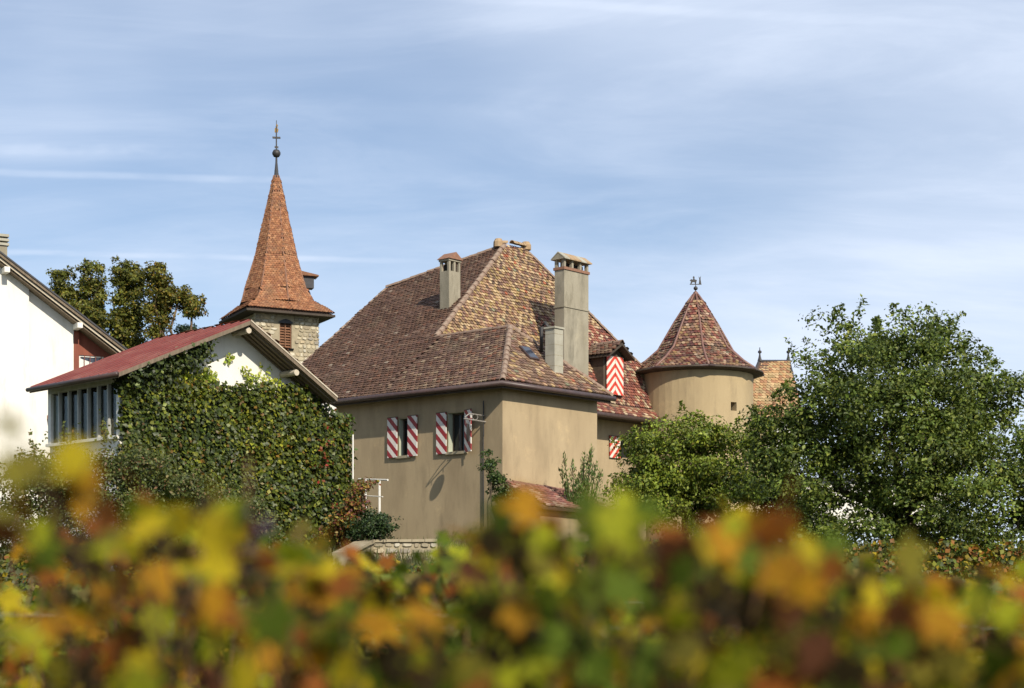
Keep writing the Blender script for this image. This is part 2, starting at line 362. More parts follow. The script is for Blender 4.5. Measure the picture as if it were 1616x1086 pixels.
def leaf_cloud(name, pts, nrm, size, tint, m, parent, aspect=.62, fold=.25, kind=None, spread=.8, droop=0.0):
    n = len(pts); pts = np.asarray(pts, float); nrm = np.asarray(nrm, float)
    N = nrm + nrg.normal(0, spread, (n, 3)); N /= np.linalg.norm(N, axis=1, keepdims=True) + 1e-9
    T = nrg.normal(0, 1, (n, 3)); T[:, 2] -= droop; T -= N * (T * N).sum(1, keepdims=True); T /= np.linalg.norm(T, axis=1, keepdims=True) + 1e-9
    B = np.cross(N, T); s = np.asarray(size).reshape(-1, 1) * nrg.uniform(.7, 1.3, (n, 1))
    v0 = pts; v2 = pts + T * s; mid = pts + T * s * .45
    v1 = mid + B * s * aspect * .5 + N * s * fold * .4; v3 = mid - B * s * aspect * .5 + N * s * fold * .4
    verts = np.stack([v0, v1, v2, v3], 1).reshape(-1, 3)
    idx = (np.arange(n) * 4)[:, None]; tri = np.concatenate([idx + [0, 1, 2], idx + [0, 2, 3]], 1).reshape(-1, 3)
    me = bpy.data.meshes.new(name); me.vertices.add(len(verts)); me.vertices.foreach_set('co', verts.ravel())
    me.loops.add(tri.size); me.polygons.add(len(tri)); me.polygons.foreach_set('loop_start', np.arange(0, tri.size, 3)); me.polygons.foreach_set('loop_total', np.full(len(tri), 3))
    me.loops.foreach_set('vertex_index', tri.ravel()); me.materials.append(M[m])
    a = me.color_attributes.new('tint', 'FLOAT_COLOR', 'POINT'); arr = np.ones((n, 4, 4), np.float32); arr[:, :, :3] = np.asarray(tint)[:, None, :]
    a.data.foreach_set('color', arr.ravel()); me.update(calc_edges=True); me.validate()
    o = bpy.data.objects.new(name, me); COL.objects.link(o); attach(o, parent)
    if kind: o['kind'] = kind
    return o
def tints(n, pal, wts, var=.22):
    pal = np.array(pal); i = nrg.choice(len(pal), n, p=np.array(wts) / sum(wts)); return np.clip(pal[i] * nrg.uniform(1 - var, 1 + var, (n, 1)) * nrg.uniform(.93, 1.07, (n, 3)), .005, 1)
def lobes_points(lobes, nclump, per, rc, skin=.55, seed_dir=None):
    """leaf clumps scattered through the lobes of a crown, denser towards the skin"""
    vol = np.array([l[3] * l[4] * l[5] for l in lobes]); vol = vol ** .8; vol /= vol.sum(); pts = []; nr = []; cid = []
    for c in range(nclump):
        l = lobes[nrg.choice(len(lobes), p=vol)]; d = nrg.normal(0, 1, 3); d /= np.linalg.norm(d)
        r = nrg.uniform(skin, 1.0) ** .7; ctr = np.array(l[:3]) + d * r * np.array(l[3:6]); k = int(per * nrg.uniform(.5, 1.5)); rr = rc * nrg.uniform(.6, 1.35)
        q = nrg.normal(0, 1, (k, 3)); q /= np.linalg.norm(q, axis=1, keepdims=True); q *= (nrg.uniform(.25, 1, (k, 1)) ** .5); 
        ax = d * .9 + nrg.normal(0, .5, 3); ax[2] = ax[2] * .5 + .12; ax /= np.linalg.norm(ax); st_ = 1.0 + nrg.uniform(0, .7)
        q2 = q * np.array([1.0, 1.0, .62]); q2 = q2 + ax * ((q2 @ ax) * (st_ - 1))[:, None]; pts.append(ctr + q2 * rr); nr.append(q * .8 + d * .5 + np.array([0, 0, .55])); cid += [c] * k
    return np.concatenate(pts), np.concatenate(nr), np.array(cid)
def limb(mb, a, b, r0, r1, wob=.08, n=5, sides=7):
    a, b = V(a), V(b); L = (b - a).length; pts = []; rr = []
    for i in range(n + 1):
        t = i / n; p = a.lerp(b, t)
        if 0 < i < n: p += V((rng.uniform(-1, 1), rng.uniform(-1, 1), rng.uniform(-.6, .6))) * wob * L
        pts.append(p); rr.append(r0 + (r1 - r0) * t)
    mb.tube(pts, rr, sides); return pts

# ------------------------------------------------------------------ ground
def gz(x, y):
    t = min(max((y - 29) / 22, 0), 1); t = t * t * (3 - 2 * t)
    return -1.62 + 2.9 * t + .05 * math.sin(x * .9) * math.cos(y * .7)
ys_ = [-60, -10, 0, 1.5, 3, 5, 7, 9, 11, 13, 15, 17, 19, 21, 23, 25, 27, 29, 31, 33, 35, 37, 39, 41, 43, 45, 50, 55, 60, 75, 100, 150, 300, 700, 1500, 3500]
xs_ = [-2500, -800, -300, -120, -60, -40, -30, -25] + list(range(-22, 23, 1)) + [25, 30, 40, 60, 120, 300, 800, 2500]
mb = MB(); mb.add([(x, y, gz(x, y)) for y in ys_ for x in xs_], [(j * len(xs_) + i, j * len(xs_) + i + 1, (j + 1) * len(xs_) + i + 1, (j + 1) * len(xs_) + i) for j in range(len(ys_) - 1) for i in range(len(xs_) - 1)])
g = mb.build('ground', 'ground', smooth=True); g['kind'] = 'structure'

# ------------------------------------------------------------------ manor house
C0 = V((-.3, 51, 0)); dL = V((-.7501, .6613, 0)); dR = V((.6613, .7501, 0)); Z = V((0, 0, 1))
def H(s, t, z=0): return C0 + dL * s + dR * t + Z * z
nL, nR = -dR, -dL                                    # outward normals of the two visible sides
house = thing('manor_house', H(0, 0, 1.2), 'ochre stucco manor house with big hipped tile roof and striped red shutters', 'house')
A, A2, Cp, D = H(7.5, 8.5, 13.25), H(7.57, 9.69, 13.35), H(12.17, 6.75, 11.95), H(11.6, -.5, 6.5)
W, B = H(1.95, 2.58, 8.81), H(5.41, 2.58, 8.81); E0, Er = H(-.45, -.5, 6.5), H(-.45, 5.05, 6.5)
# walls
w1 = [(4.18, 4.64, 4.46, 5.70), (1.60, 2.36, 4.46, 5.72)]
mb = MB(); wall_open(mb, H(0, 0), dL, 11.6, .3, 6.62, w1, nL, .30, MB()); mb.build('wall', 'stucco', house)
for op in w1:
    rv = MB(); wall_open(MB(), H(0, 0), dL, 11.6, .3, 6.62, [op], nL, .30, rv); rv.build('window_reveal', 'reveal', house)
MB().add([H(0, 0, .3), H(0, 4.8, .3), H(0, 4.8, 6.62), H(0, 0, 6.62)], [(0, 1, 2, 3)]).build('wall', 'stucco', house)
mb = MB(); mb.add([H(0, 4.8, .3), H(5, 4.8, .3), H(5, 4.8, 6.62), H(0, 4.8, 6.62)], [(0, 1, 2, 3)])
w2 = [(7.75, 8.55, 5.2, 5.98)]
wall_open(mb, H(5, 4.8), dR, 12.0, .3, 7.1, w2, nR, .25); mb.build('wall', 'stucco', house)
mb = MB(); mb.add([H(5, 16.8, .3), H(11.6, 16.8, .3), H(11.6, 16.8, 6.6), H(5, 16.8, 6.9)], [(0, 1, 2, 3)])
mb.add([H(11.6, 0, .3), H(11.6, 16.8, .3), H(11.6, 16.8, 6.6), H(11.9, 6.8, 11.7), H(11.6, 0, 6.7)], [(0, 1, 2, 3, 4)]); mb.build('wall', 'stucco', house)
# roof slabs
def slab(mb, poly, th=.12):
    p = [V(q) for q in poly]; n = (p[1] - p[0]).cross(p[2] - p[0]).normalized(); n = n if n.z > 0 else -n
    mb.prism(p, -n * th)
mb = MB()
PL = [E0, W, B, A, Cp, D]; slab(mb, PL); slab(mb, [E0, Er, W]); slab(mb, [W, Er, H(4.4, 5.05, 6.5), B])
slab(mb, [H(4.643, 2.2, 7.2), H(4.643, 16.75, 7.2), A2, A]); slab(mb, [H(4.1, 5.0, 6.72), H(4.1, 16.75, 6.72), H(4.643, 16.75, 7.2), H(4.643, 5.0, 7.2)], .08)
slab(mb, [A, A2, Cp]); slab(mb, [A2, H(4.55, 16.9, 6.9), H(11.6, 16.9, 6.5), Cp])
roof = mb.build('roof', 'undertile', house)
br = [(.18, .103, .072), (.205, .12, .084), (.15, .086, .062), (.23, .145, .106), (.17, .096, .074), (.26, .18, .13), (.21, .105, .07), (.135, .08, .06)]
def col_left(x, y, r, k):
    c = rng.choices(br, (5, 4, 4, 2, 4, 1, 2, 3))[0]; s = rng.uniform(.86, 1.15)
    if rng.random() < .010: c = (.36, .29, .23)
    return (c[0] * s * .88, c[1] * s * .88, c[2] * s * .86)
def col_wing(x, y, r, k):
    c = rng.choices([(.22, .14, .095), (.27, .18, .12), (.175, .105, .076), (.33, .245, .165), (.20, .12, .095), (.24, .105, .065), (.15, .092, .07)], (5, 4, 4, 2.2, 3, 1.4, 3))[0]; s = rng.uniform(.8, 1.2)
    return (c[0] * s, c[1] * s, c[2] * s)
def col_pat(x, y, r, k):
    # lozenge pattern: single dark tiles stepping through honey coloured ones, patched with red
    u = rng.random(); dk = r % 2 == 0 and (k + r // 2) % 2 == 0
    if dk and u < .86: c = rng.choice([(.17, .105, .07), (.21, .125, .08), (.14, .095, .07), (.24, .12, .075)])
    elif u < .36: c = rng.choice([(.30, .185, .12), (.25, .15, .105), (.33, .22, .15), (.22, .125, .10)])
    elif u < .41: c = rng.choice([(.40, .13, .07), (.34, .16, .11), (.24, .24, .15)])
    else: c = rng.choice([(.48, .335, .17), (.42, .285, .155), (.53, .40, .235), (.41, .29, .125), (.46, .295, .175), (.51, .37, .22), (.36, .235, .125)])
    s = rng.uniform(.82, 1.15); return (c[0] * s, c[1] * s, c[2] * s)
def col_red(x, y, r, k):
    c = rng.choice([(.26, .09, .065), (.32, .12, .08), (.20, .075, .06), (.46, .33, .20), (.38, .17, .11), (.55, .43, .29), (.17, .08, .07)]); s = rng.uniform(.8, 1.2)
    return (c[0] * s, c[1] * s, c[2] * s)
mb = MB(); tiles(mb, [H(5.0, -.5, 6.5), H(5.0, 2.58, 8.81), B, A, Cp, D], H(-.45, -.5, 6.5), D, .19, .155, col_left); mb.build('roof_tiles', 'tile', roof, tint=True, kind='stuff')
mb = MB(); tiles(mb, [E0, W, H(5.0, 2.58, 8.81), H(5.0, -.5, 6.5)], E0, D, .19, .155, lambda x, y, r, k: col_wing(x, y, r, k) if rng.random() < 1.15 - x / 6.5 else col_left(x, y, r, k)); mb.build('roof_tiles', 'tile', roof, tint=True, kind='stuff')
mb = MB(); tiles(mb, [E0, Er, W], E0, Er, .19, .155, lambda x, y, r, k: col_pat(x, y, r, k) if rng.random() < .45 else col_wing(x, y, r, k))
tiles(mb, [W, Er, H(4.4, 5.05, 6.5), B], H(4.4, 5.05, 6.5), Er, .19, .155, col_wing); mb.build('roof_tiles', 'tile', roof, tint=True, kind='stuff')
mb = MB(); tiles(mb, [H(4.643, 3.0, 7.2), H(4.643, 16.6, 7.2), A2, A, B], H(4.643, 0, 7.2), H(4.643, 16.6, 7.2), .155, .13, lambda x, y, r, k: col_red(x, y, r, k) if x > 9.0 + rng.uniform(-1, 1.6) and y < 3.6 else col_pat(x, y, r, k), jit=.009, lift=.036)
mb.build('patterned_tiles', 'tile', roof, tint=True, kind='stuff')
mb = MB(); tiles(mb, [H(4.1, 5.0, 6.72), H(4.1, 16.5, 6.72), H(4.643, 16.5, 7.2), H(4.643, 5.0, 7.2)], H(4.1, 5, 6.72), H(4.1, 16.5, 6.72), .20, .16, col_red); mb.build('roof_tiles', 'tile', roof, tint=True, kind='stuff')
cap = cap_mesh('ridge_tile', .40, .115, 'ridge'); capl = cap_mesh('ridge_tile_lichen', .40, .12, 'ridge_light')
caps(cap, B, A, .36, roof); caps(cap, Cp, A, .36, roof); caps(cap, E0, W, .36, roof); caps(cap, W, B, .36, roof, lift=.03); caps(cap, H(4.643, 16.7, 7.2), A2, .36, roof); caps(cap, D, Cp, .40, roof, 'verge_tile', lift=.0)
caps(cap, Er, W, .36, roof)
for k, (pp, qq) in enumerate(((A + V((-.25, 0, .10)), A + V((.35, .1, .14))), (A + V((.3, .1, .12)), A2 + V((.15, .1, .10))))):
    caps(capl, pp, qq, .34, roof)
MB().lathe(A + V((-.22, 0, -.05)), [(.0, .34), (.12, .32), (.19, .2), (.2, 0)], 8).build('ridge_knob', 'ridge_light', roof)
MB().lathe(A2 + V((.12, .1, -.05)), [(.0, .34), (.13, .32), (.2, .2), (.2, 0)], 8).build('ridge_knob', 'ridge_light', roof)
# eaves: soffit, fascia, gutters
mb = MB(); mb.box(H(-.40, -.45, 6.36), dL * 11.9, dR * .47, Z * .03); mb.box(H(-.40, .03, 6.36), dL * .42, dR * 4.9, Z * .03); mb.box(H(4.15, 5.0, 6.60), dL * .87, dR * 11.5, Z * .03); mb.build('soffit', 'soffit', house)
mb = MB(); mb.box(H(-.43, -.48, 6.28), dL * 12, dR * .03, Z * .22); mb.box(H(-.43, -.45, 6.28), dL * .03, dR * 5.45, Z * .22); mb.box(H(4.12, 5.05, 6.56), dL * .03, dR * 11.4, Z * .16); mb.build('fascia', 'soffit', house)
for pts in ([H(11.6, -.55, 6.42), H(-.5, -.55, 6.42), H(-.5, 5.12, 6.42)], [H(4.04, 4.9, 6.64), H(4.04, 14.6, 6.64)]):
    MB().tube(pts, .09, 8).build('gutter', 'gutter', house, smooth=True)
MB().tube([H(.76, -.06, 6.0), H(.76, -.05, 4.9), H(.78, -.05, 4.85), H(.76, -.05, 2.0)], .022, 6).build('downpipe', 'iron', house)
# windows of the left side
for (a, b, c, d), curtain in zip(w1, (0, 1)):
    wdw = MB().box(H(a, .24, c), dL * (b - a), dR * .01, Z * (d - c)).build('window', 'glass', house)
    mb = MB()
    for (s0, s1, z0_, z1_) in ((a, a + .05, c, d), (b - .05, b, c, d), (a + .05, b - .05, c, c + .06), (a + .05, b - .05, d - .06, d), ((a + b) / 2 - .025, (a + b) / 2 + .025, c + .06, d - .06)):
        mb.box(H(s0, .20, z0_), dL * (s1 - s0), dR * .038, Z * (z1_ - z0_))
    mb.build('window_frame', 'frame', wdw)
    MB().box(H(a - .1, -.07, c - .09), dL * (b - a + .2), dR * .3, Z * .088).build('window_sill', 'mortar', wdw)
for (s0, wdt) in ((4.66, .46), (3.72, .44), (2.385, .45)):
    shutter(house, H(s0, -.05, 0), dL, wdt, 4.41, 5.75, nL, flip=True)
dS = (-dL * .94 + nL * .34).normalized()
sh_n = Z.cross(dS); sh_n = sh_n if sh_n.dot(nL) > 0 else -sh_n
shutter(house, H(1.56, -.05, 0), dS, .45, 4.41, 5.75, sh_n)
# window of the right end, half hidden by the bush
a, b, c, d = 4.8 + w2[0][0], 4.8 + w2[0][1], w2[0][2], w2[0][3]
wdw = MB().box(H(5.2, a, c), dR * (b - a), dL * .01, Z * (d - c)).build('window', 'glass', house)
MB().box(H(5.16, a, c), dR * .05, dL * .038, Z * (d - c)).build('window_frame', 'frame', wdw)
shutter(house, H(4.95, a - .72, 0), dR, .66, c - .05, d + .02, nR, m='chevron', flip=True)
# chimneys
def chimney(s0, t0, ws, wt, zb, zt, m, label=None):
    return MB().box(H(s0, t0, zb), dL * ws, dR * wt, Z * (zt - zb)).build('chimney', m, house)
# slim chimney with little gabled hood
s0, t0, ws, wt = 6.45, 4.32, .46, .60
ch = chimney(s0, t0, ws, wt, 9.2, 11.55, 'chimney')
for (ss, tt) in ((0, 0), (0, wt / 2 - .04), (0, wt - .09), (ws - .09, 0), (ws - .09, wt / 2 - .04), (ws - .09, wt - .09)):
    MB().box(H(s0 + ss, t0 + tt, 11.55), dL * .09, dR * .09, Z * .36).build('vent_pier', 'chimney', ch)
box_part('flue', 'dark', ch, H(s0 + .1, t0 + .1, 11.5), dL * (ws - .2), dR * (wt - .2), Z * .3)
box_part('vent_lintel', 'chimney', ch, H(s0 - .03, t0 - .03, 11.91), dL * (ws + .06), dR * (wt + .06), Z * .07)
MB().prism([H(s0 - .08, t0 - .08, 11.985), H(s0 - .08, t0 + wt + .08, 11.985), H(s0 - .08, t0 + wt / 2, 12.25)], dL * (ws + .16)).build('hood', 'brick', ch)
# broad tall chimney
s0, t0, ws, wt = 4.20, 8.14, .46, 1.44
ch = chimney(s0, t0, ws, wt, 2.0, 11.86, 'chimney')
box_part('string_course', 'chimney', ch, H(s0 - .03, t0 - .03, 10.47), dL * (ws + .06), dR * (wt + .06), Z * .05)
for k in range(6): box_part('brick', 'brick', ch, H(s0 - .04, t0 - .04 + k * (wt + .08) / 6 + .004, 11.865), dL * (ws + .08), dR * ((wt + .08) / 6 - .008), Z * .10)
for (ss, tt) in ((0, 0), (0, wt / 3 - .03), (0, 2 * wt / 3 - .03), (0, wt - .1), (ws - .12, 0), (ws - .12, wt / 3 - .03), (ws - .12, 2 * wt / 3 - .03), (ws - .12, wt - .1)):
    box_part('vent_pier', 'chimney', ch, H(s0 + ss, t0 + tt, 11.975), dL * .12, dR * .1, Z * .27)
box_part('flue', 'dark', ch, H(s0 + .16, t0 + .14, 11.7), dL * (ws - .32), dR * (wt - .28), Z * .46)
hd = MB().prism([H(s0 - .08, t0 - .09, 12.25), H(s0 + ws + .08, t0 - .09, 12.25), H(s0 + ws / 2, t0 - .09, 12.47)], dR * (wt + .18)).build('hood', 'chimney', ch)
for k in range(5):
    for side in (0, 1):
        sa, sb = (s0 - .11, s0 + ws / 2) if side == 0 else (s0 + ws + .11, s0 + ws / 2)
        MB().prism([H(sa, t0 - .10 + k * .328 + .006, 12.245), H(sb, t0 - .10 + k * .328 + .006, 12.49), H(sb, t0 - .10 + k * .328 + .006, 12.535), H(sa, t0 - .10 + k * .328 + .006, 12.29)], dR * .312).build('hood_tile', 'ridge_light' if k % 3 else 'concrete', hd)
# small pale flue in front
ch = chimney(.10, 2.68, .40, .44, 6.7, 8.58, 'concrete')
box_part('cap', 'concrete', ch, H(.06, 2.64, 8.585), dL * .48, dR * .52, Z * .06)
for zz in (7.35, 7.7, 8.05, 8.4):
    box_part('joint', 'mortar', ch, H(.097, 2.677, zz), dL * .406, dR * .446, Z * .012)
MB().tube([H(.9, 2.95, 7.9), H(.9, 2.95, 8.72), H(.75, 2.98, 8.86), H(.62, 3.0, 8.68)], .06, 8).build('stove_pipe', 'iron', house, smooth=True)
# roof light on the wing
wr_up = ((W - H(-.45, 2.58, 6.5))).normalized(); wr_n = dR.cross(wr_up); wr_n = wr_n if wr_n.z > 0 else -wr_n
for (tt, ff, ww, hh) in ((1.90, .42, .48, .66),):
    o = H(-.45, tt, 6.5) + wr_up * (ff * 3.33) + wr_n * .05
    sk = MB().box(o, dR * ww, wr_up * hh, wr_n * .07).build('roof_light', 'gutter', house)
    MB().box(o + dR * .05 + wr_up * .05 + wr_n * .06, dR * (ww - .1), wr_up * (hh - .1), wr_n * .018).build('pane', 'skyglass', sk)
# gabled dormer with closed chevron shutters
dz0, dz1, dt0, dt1, ds = 7.55, 9.05, 11.20, 12.26, 4.62
dm = MB().box(H(ds + .06, dt0 - .10, dz0), dL * 1.3, dR * (dt1 - dt0 + .2), Z * (dz1 - dz0)).build('dormer', 'frame', house)
for k in range(2):
    o = H(ds, dt0 + k * (dt1 - dt0) / 2 + .008, 0)
    sh = shutter(dm, o, dR, (dt1 - dt0) / 2 - .016, dz0 + .02, dz1 + .0, nR, m='chevron', flip=(k == 0), boards=2)
pk = (dt0 + dt1) / 2
MB().prism([H(ds + .02, dt0 - .1, dz1), H(ds + .02, dt1 + .1, dz1), H(ds + .02, pk, dz1 + .38)], dL * 1.6).build('dormer_gable', 'frame', dm)
mb = MB()
for sg in (-1, 1):
    ee = pk + sg * .80; mb.prism([H(ds - .38, pk, dz1 + .50), H(ds - .38, ee, dz1 - .02), H(ds - .38, ee, dz1 - .10), H(ds - .38, pk, dz1 + .40)], dL * 2.2)
dr = mb.build('dormer_roof', 'soffit', dm)
mb = MB()
for sg in (-1, 1):
    q = [H(ds - .39, pk, dz1 + .51), H(ds + 1.6, pk, dz1 + .51), H(ds + 1.6, pk + sg * .82, dz1 - .02), H(ds - .39, pk + sg * .82, dz1 - .02)]
    tiles(mb, q, q[3], q[2], .19, .155, col_wing)
mb.build('dormer_tiles', 'tile', dm, tint=True, kind='stuff'); caps(cap, H(ds - .39, pk, dz1 + .52), H(ds + 1.4, pk, dz1 + .52), .36, dm)

# wrought iron bracket with hanging sign
sg = thing('hanging_sign', H(.70, 0, 5.3), 'wrought iron bracket with oval hanging sign beside the right striped shutter', 'sign')
MB().tube([H(.72, 0, 5.33), H(.72, -1.0, 5.36)], .022, 6).build('bracket_arm', 'iron_lit', sg); MB().tube([H(.72, 0, 5.52), H(.72, -.75, 5.54), H(.72, -.98, 5.40)], .018, 6).build('bracket_brace', 'iron_lit', sg)
pts = [H(.72, -.5 - .13 * math.cos(t * .42), 5.45 + .09 * math.sin(t * .42)) for t in range(16)]; MB().tube(pts, .012, 5).build('scroll', 'iron_lit', sg)
c_ = H(.72, -.80, 4.93); ov = [c_ + V((-.22, -.975, 0)) * (.17 * math.cos(t * math.pi / 10)) + Z * (.29 * math.sin(t * math.pi / 10)) for t in range(20)]
MB().prism(ov, V((-.03, .007, 0))).build('sign_board', 'iron', sg)
for q in (-.70, -.90): MB().tube([H(.735, q, 5.35), H(.735, q, 5.2)], .008, 4).build('hook', 'iron_lit', sg)

# low tiled lean-to against the right wall
lt = thing('lean_to', H(-.9, 1.8, 1.3), 'low lean-to with rose coloured tile roof below the blank sunlit wall', 'shed')
la, lb, lc, ld = H(-.01, .05, 3.42), H(-.01, 3.6, 3.24), H(-1.7, 3.9, 2.45), H(-1.7, .05, 2.55)
mb = MB(); slab(mb, [la, lb, lc, ld], .08); rf = mb.build('roof', 'undertile', lt)
def col_rose(x, y, r, k):
    c = rng.choice([(.34, .15, .12), (.40, .20, .16), (.28, .12, .10), (.50, .34, .27), (.24, .11, .10)]); s = rng.uniform(.85, 1.15); return (c[0] * s, c[1] * s, c[2] * s)
mb = MB(); tiles(mb, [la, lb, lc, ld], ld, lc, .22, .2, col_rose, lift=.04); mb.build('roof_tiles', 'tile', rf, tint=True, kind='stuff')
mb = MB(); mb.box(H(-1.4, .2, .8), dL * 1.38, dR * 3.4, Z * 1.62); mb.build('wall', 'stucco', lt)
caps(cap_mesh('flashing_tile', .4, .08, 'copper'), la, lb, .38, rf, 'flashing_tile', lift=.02)

# ------------------------------------------------------------------ corner turret
TC = V((7.50, 66, 0)); tur = thing('corner_turret', TC + Z * 1.2, 'round stucco corner turret with pointed bell roof of patterned tiles', 'turret')
mb = MB(); n = 48; TR = 2.33; z_w = [1.0, 3, 5, 7, 7.55, 8.15, 8.85]
ths = [2 * math.pi * k / n for k in range(n)]
def tp(th, z, r=TR): return TC + V((math.cos(th) * r, math.sin(th) * r, z))
hole_k = min(range(n), key=lambda k: abs(math.atan2(tp(ths[k] + math.pi / n, 0).x, tp(ths[k] + math.pi / n, 0).y) - math.atan2(1160 - 808, 2550)) + (10 if tp(ths[k], 0).y > 66 else 0))
z_w = [1.0, 3, 5, 7.08, 7.42, 8.0, 8.85]
for i in range(len(z_w) - 1):
    for k in range(n):
        if k == hole_k and i == 3: continue
        mb.add([tp(ths[k], z_w[i]), tp(ths[(k + 1) % n], z_w[i]), tp(ths[(k + 1) % n], z_w[i + 1]), tp(ths[k], z_w[i + 1])], [(0, 1, 2, 3)])
mb.build('wall', 'stucco_turret', tur, smooth=True)
a, b = ths[hole_k], ths[(hole_k + 1) % n]; mb = MB()
for (p, q, z0_, z1_) in ((a, b, 7.08, 7.08), (a, b, 7.42, 7.42)): mb.add([tp(p, z0_), tp(q, z0_), tp(q, z0_, TR - .3), tp(p, z0_, TR - .3)], [(0, 1, 2, 3)])
for p in (a, b): mb.add([tp(p, 7.08), tp(p, 7.42), tp(p, 7.42, TR - .3), tp(p, 7.08, TR - .3)], [(0, 1, 2, 3)])
sl = mb.build('window_reveal', 'stucco_turret', tur)
MB().add([tp(a, 7.08, TR - .28), tp(b, 7.08, TR - .28), tp(b, 7.42, TR - .28), tp(a, 7.42, TR - .28)], [(0, 1, 2, 3)]).build('window', 'glass', tur)
prof = [(2.76, 8.78), (2.05, 9.25), (1.52, 9.72), (.86, 10.85), (.30, 11.72), (.08, 12.02)]
def col_tur(x, y, r, k):
    c = col_pat(x, y, r, k) if rng.random() < .62 else col_red(x, y, r, k); return (c[0] * .80, c[1] * .74, c[2] * .80)
def oc(r, z, k): t = -math.pi / 2 + math.pi / 4 * k + R(4); return TC + V((math.cos(t) * r, math.sin(t) * r, z))
mb = MB(); mt = MB()
for k in range(8):
    for i in range(len(prof) - 1):
        q = [oc(*prof[i], k), oc(*prof[i], k + 1), oc(*prof[i + 1], k + 1), oc(*prof[i + 1], k)]; mb.add(q, [(0, 1, 2, 3)])
        if i < 4: tiles(mt, q, q[0], q[1], .15, .125, col_tur)
trf = mb.build('roof', 'undertile', tur); mt.build('roof_tiles', 'tile', trf, tint=True, kind='stuff')
for k in range(8): MB().tube([oc(r + .02, z + .03, k) for r, z in prof], [.06, .055, .05, .05, .045, .04], 6).build('hip_rib', 'copper', trf, smooth=True)
MB().lathe(TC, [(2.28, 8.66), (2.66, 8.70), (2.76, 8.74), (2.74, 8.80), (2.2, 8.82)], 48).build('cornice', 'soffit', tur)
MB().tube([oc(2.80, 8.77, k) for k in range(9)], .055, 6).build('gutter', 'gutter', tur, smooth=True)
MB().lathe(TC, [(.14, 11.87), (.10, 12.12), (.03, 12.18)], 10).build('roof_cap', 'copper', trf)
wv = thing('weather_vane', TC + Z * 12.12, 'small iron weather vane with rider figure on the turret tip', 'weather vane')
MB().tube([TC + Z * 12.12, TC + Z * 12.56], .016, 6).build('rod', 'iron', wv)
MB().lathe(TC + Z * 12.29, [(.01, -.09), (.07, -.055), (.09, 0), (.07, .055), (.01, .09)], 12).build('ball', 'iron', wv, smooth=True)
MB().box(TC + V((-.24, -.012, 12.44)), (.48, 0, 0), (0, .024, 0), (0, 0, .03)).build('cross_bar', 'iron', wv)
fig = [(-.22, 0), (-.19, .10), (-.24, .14), (-.17, .2), (-.12, .17), (-.10, .22), (-.12, .28), (-.08, .32), (-.04, .28), (-.05, .2), (.02, .16), (.06, .17), (.03, .08), (.01, 0), (-.03, 0), (-.04, .07), (-.13, .07), (-.17, 0)]
MB().prism([TC + V((x, -.01, 12.47 + z)) for x, z in fig], (0, .02, 0)).build('rider_figure', 'iron', wv)
MB().prism([TC + V((x, -.01, 12.47 + z)) for x, z in ((.13, 0), (.15, .2), (.12, .3), (.17, .25), (.21, .33), (.20, .2), (.23, 0))], (0, .02, 0)).build('pennant', 'iron', wv)

# ------------------------------------------------------------------ church tower
cr, cl = V((.89, .456, 0)), V((-.456, .89, 0)); K0 = V(((403 - 808) / 2550 * 90, 90, 0)); S = 3.72
def K(a, b, z=0): return K0 + cr * a + cl * b + Z * z
chu = thing('church_tower', K(S / 2, S / 2, 1), 'rubble stone church tower with tall orange tiled spire and louvred window', 'church tower')
sv = 930; zk = lambda v: (930 - v) / 2550 * 90
wz0, wz1, wa0, wa1 = zk(546), zk(505), 1.42, 2.12
mb = MB(); wall_open(mb, K(0, 0), cr, S, 1.0, 15.9, [(wa0, wa1, wz0, wz1)], -cl, .3)
mb.add([K(0, 0, 1), K(0, S, 1), K(0, S, 15.9), K(0, 0, 15.9)], [(0, 1, 2, 3)]); mb.add([K(S, 0, 1), K(S, S, 1), K(S, S, 15.9), K(S, 0, 15.9)], [(0, 1, 2, 3)]); mb.add([K(0, S, 1), K(S, S, 1), K(S, S, 15.9), K(0, S, 15.9)], [(0, 1, 2, 3)])
tw = mb.build('wall', 'mortar', chu)
def stonework(mb, o, U, nrm, w, z0, z1, hole=None, dark=1.0):
    z = z0
    while z < z1:
        h = rng.uniform(.14, .27); x = -.02
        while x < w:
            l_ = rng.uniform(.17, .46); x1 = min(x + l_, w + .03); zt = min(z + h, z1)
            if not (hole and x1 > hole[0] - .02 and x < hole[1] + .02 and zt > hole[2] - .02 and z < hole[3] + .06):
                s = rng.uniform(.85, 1.35) * dark; c = rng.choice([(.46, .40, .28), (.40, .35, .25), (.52, .47, .36), (.34, .29, .21), (.44, .36, .24), (.30, .27, .22), (.56, .52, .42)])
                mb.col = tuple(q * s for q in c); g = .016; dp = rng.uniform(.025, .07); nn = 7; ring = []
                cx, cz = (x + x1) / 2, (z + zt) / 2; hx, hz = (x1 - x) / 2 - g, (zt - z) / 2 - g
                for k in range(nn):
                    t = 2 * math.pi * k / nn + rng.uniform(-.25, .25); e = .55
                    ring.append((cx + hx * math.copysign(abs(math.cos(t)) ** e, math.cos(t)), cz + hz * math.copysign(abs(math.sin(t)) ** e, math.sin(t)) + rng.uniform(-.015, .015)))
                f = lambda p, d: V(o) + U * p[0] + nrm * d + Z * p[1]
                inn = [(cx + (p[0] - cx) * .75, cz + (p[1] - cz) * .75) for p in ring]
                mb.add([f(p, 0) for p in ring] + [f(p, dp) for p in inn], [tuple(range(nn, 2 * nn))] + [(k, (k + 1) % nn, nn + (k + 1) % nn, nn + k) for k in range(nn)])
            x = x1
        z += h
